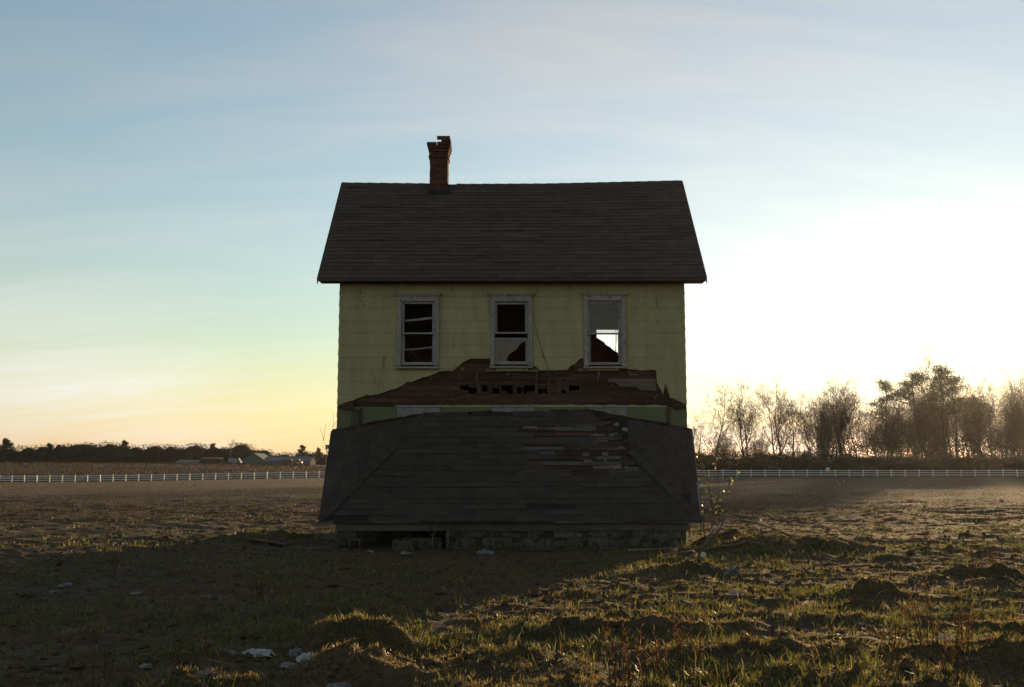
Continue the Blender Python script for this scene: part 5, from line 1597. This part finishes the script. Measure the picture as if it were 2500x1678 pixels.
for (x, y, h, n, lab) in ((.73, 6.75, .62, 7, 'tallest rusty weed stalks at the bottom edge, right of centre'), (.86, 6.9, .5, 5, 'rusty weed stalks just right of the tallest ones at the bottom edge'), (1.30, 7.9, .42, 9, 'feathery rusty weed clump standing alone right of the stalks at the bottom edge'), (1.0, 7.2, .35, 5, 'thin dry weed between the stalks and the feathery clump'),
                          (3.20, 8.2, .60, 7, 'rusty weed stalks in front of the bright white bag'), (3.42, 8.0, .5, 6, 'rusty weed stalks right of those before the bright white bag'), (2.72, 7.6, .42, 6, 'dry weed stalks left of the bright white bag, nearer the bottom edge'), (3.05, 7.3, .42, 7, 'dry weed stalks below the bright white bag at the bottom edge'), (6.15, 13.9, .55, 9, 'reddish weed clump standing on the mound at far right'), (6.9, 14.9, .4, 6, 'reddish weed clump beyond the one on the mound at far right'),
                          (-2.85, 11.8, .42, 9, 'dark weed tuft alone in the house shadow left of centre'), (-5.5, 14.3, .35, 8, 'low dark weed tuft in the shadow at far left'), (-2.9, 7.4, .3, 6, 'dry weed beside the sunlit grass at the lower left')):
    dry_weed(x, y, h, n, int(x * 100 + y * 10) & 1023, lab)

# ------------------------------------------------------------------ grass and straw
rs = np.random.RandomState(9)
N_ = 760000
yy = 5.9 + 40 * rs.uniform(0, 1, N_) ** 1.9
xx = (rs.uniform(0, 1, N_) - .5) * (yy * 1.12 + 1.0)
green = vnoise(xx, yy, .55, 61) + .6 * vnoise(xx, yy, 1.7, 62)
keep_p = (.24 + .55 * sstep(-.10, .30, green) + .16 * sstep(-1.5, 1.5, xx) - .25 * sstep(-.5, -3.0, xx) * sstep(7.5, 9.0, yy)) * (1 - sstep(20, 45, yy + 16 * green))
keep_p *= np.where((np.abs(xx) < 3.7) & (yy > 19.3), 0, 1) * np.where((np.abs(xx) < 3.6) & (yy > 17.2), np.where(yy > 18.7, 1.0, .3), 1)
mnd = np.zeros(N_)
for (mx, my, rx, ry, mh) in MOUNDS[:22]:
    if mh > 0: mnd = np.maximum(mnd, np.exp(-(((xx - mx) / (rx * 1.7)) ** 2 + ((yy - my) / (ry * 1.7)) ** 2)))
keep_p += .9 * mnd
clump = sstep(.0, .25, vnoise(xx, yy, 6.0, 63) + .5 * vnoise(xx, yy, 14.0, 64) + .10)
keep = rs.uniform(0, 1, N_) < np.clip(keep_p, 0, 1) * np.maximum(.12 + .88 * clump, mnd * .8)
xx, yy, green, mnd = xx[keep], yy[keep], green[keep], mnd[keep]
n = len(xx)
zz = height(xx, yy)
kind = rs.uniform(0, 1, n)
gp = .24 + .33 * sstep(-.15, .25, green)
mi = np.where(kind < gp * .55, 0, np.where(kind < gp, 1, np.where(kind < .93, 2, 3)))
mi = np.where((mnd > .5) & (rs.uniform(0, 1, n) < .5), 2, mi)
h = (rs.gamma(3.0, .0092, n) * (1 + .6 * sstep(-.1, .3, green)) + .008) * (1 - .4 * sstep(15, 35, yy))
h = np.where(mi == 2, h * rs.uniform(.5, 1.15, n), h)
h = np.where(mnd > .5, h * .75, h)
h *= np.where(rs.uniform(0, 1, n) < .015, 2.4, 1.0)
h *= np.where((np.abs(xx) < 3.9) & (yy > 18.9) & (yy < 19.5), rs.uniform(1.2, 4.0, n), 1.0)
flat = (mi >= 2) & (rs.uniform(0, 1, n) < .75)
h = np.where(flat, h * 1.5, h)
az = rs.uniform(0, 2 * np.pi, n)
bend = np.where(flat, rs.uniform(1.4, 3.5, n), rs.uniform(.1, .9, n))
dirv = np.stack([np.cos(az), np.sin(az)], 1)
wd = (.0016 + .0014 * rs.uniform(0, 1, n) + .00016 * yy) * np.where(mi == 0, 1.2, 1.0)
wa = rs.uniform(0, np.pi, n)
wv = np.stack([np.cos(wa), np.sin(wa), np.zeros(n)], 1) * wd[:, None]
hup = h / np.sqrt(1 + bend ** 2); hout = hup * bend
p0 = np.stack([xx, yy, zz - .004], 1)
p1 = p0 + np.stack([dirv[:, 0] * hout * .38, dirv[:, 1] * hout * .38, hup * .62 + .004], 1)
p2 = p0 + np.stack([dirv[:, 0] * hout, dirv[:, 1] * hout, hup + .005], 1)
V = np.stack([p0 - wv, p0 + wv, p1 - wv * .8, p1 + wv * .8, p2], 1).reshape(-1, 3)
b0 = np.arange(n) * 5
T = np.stack([np.stack([b0, b0 + 1, b0 + 3], 1), np.stack([b0, b0 + 3, b0 + 2], 1), np.stack([b0 + 2, b0 + 3, b0 + 4], 1)], 1).reshape(-1, 3)
o = bpy.data.objects.new('grass', np_mesh('grass', V, T, [M['g_green'], M['g_dark'], M['g_straw'], M['g_rust']], np.repeat(mi, 3))); COL.objects.link(o)
tag(o, 'short green grass and dead straw growing over the rough ground', 'grass', kind='stuff')

# tiny clods and pebbles
rs = np.random.RandomState(19); n = 9000
yy = 6 + 20 * rs.uniform(0, 1, n) ** 1.4; xx = (rs.uniform(0, 1, n) - .5) * (yy * 1.1 + 1)
ok = ~((np.abs(xx) < 3.5) & (yy > 19.2)); xx, yy = xx[ok], yy[ok]; n = len(xx)
s = rs.gamma(2.0, .008, n) + .006
zz = height(xx, yy)
base = np.array([(1, 0, 0), (0, 1, 0), (-1, 0, 0), (0, -1, 0), (0, 0, .8), (0, 0, -.6)])
off = base[None] * (1 + rs.uniform(-.35, .35, (n, 6, 3))) * s[:, None, None]
V = (np.stack([xx, yy, zz + s * .2], 1)[:, None, :] + off).reshape(-1, 3)
f = np.array([(0, 1, 4), (1, 2, 4), (2, 3, 4), (3, 0, 4), (1, 0, 5), (2, 1, 5), (3, 2, 5), (0, 3, 5)])
T = (f[None] + (np.arange(n) * 6)[:, None, None]).reshape(-1, 3)
o = bpy.data.objects.new('clods', np_mesh('clods', V, T, [M['soil']])); COL.objects.link(o)
tag(o, 'small earth clods strewn over the rough ground', 'clods', kind='stuff')

# ------------------------------------------------------------------ evening air
mb = MB(); mb.box(-520, 560, -65, 560, -4, 34)
hm = bpy.data.materials.new('evening_haze'); hm.use_nodes = True
hn = hm.node_tree; hn.nodes.remove(hn.nodes['Principled BSDF'])
hv = hn.nodes.new('ShaderNodeVolumePrincipled')
hv.inputs['Color'].default_value = (0.92, 0.92, 0.92, 1)
hv.inputs['Density'].default_value = 0.00004
hv.inputs['Anisotropy'].default_value = 0.75
hn.links.new(hv.outputs[0], hn.nodes['Material Output'].inputs['Volume'])
haze = mb.build('haze', hm)
tag(haze, 'thin golden evening haze over the field', 'haze', kind='stuff')
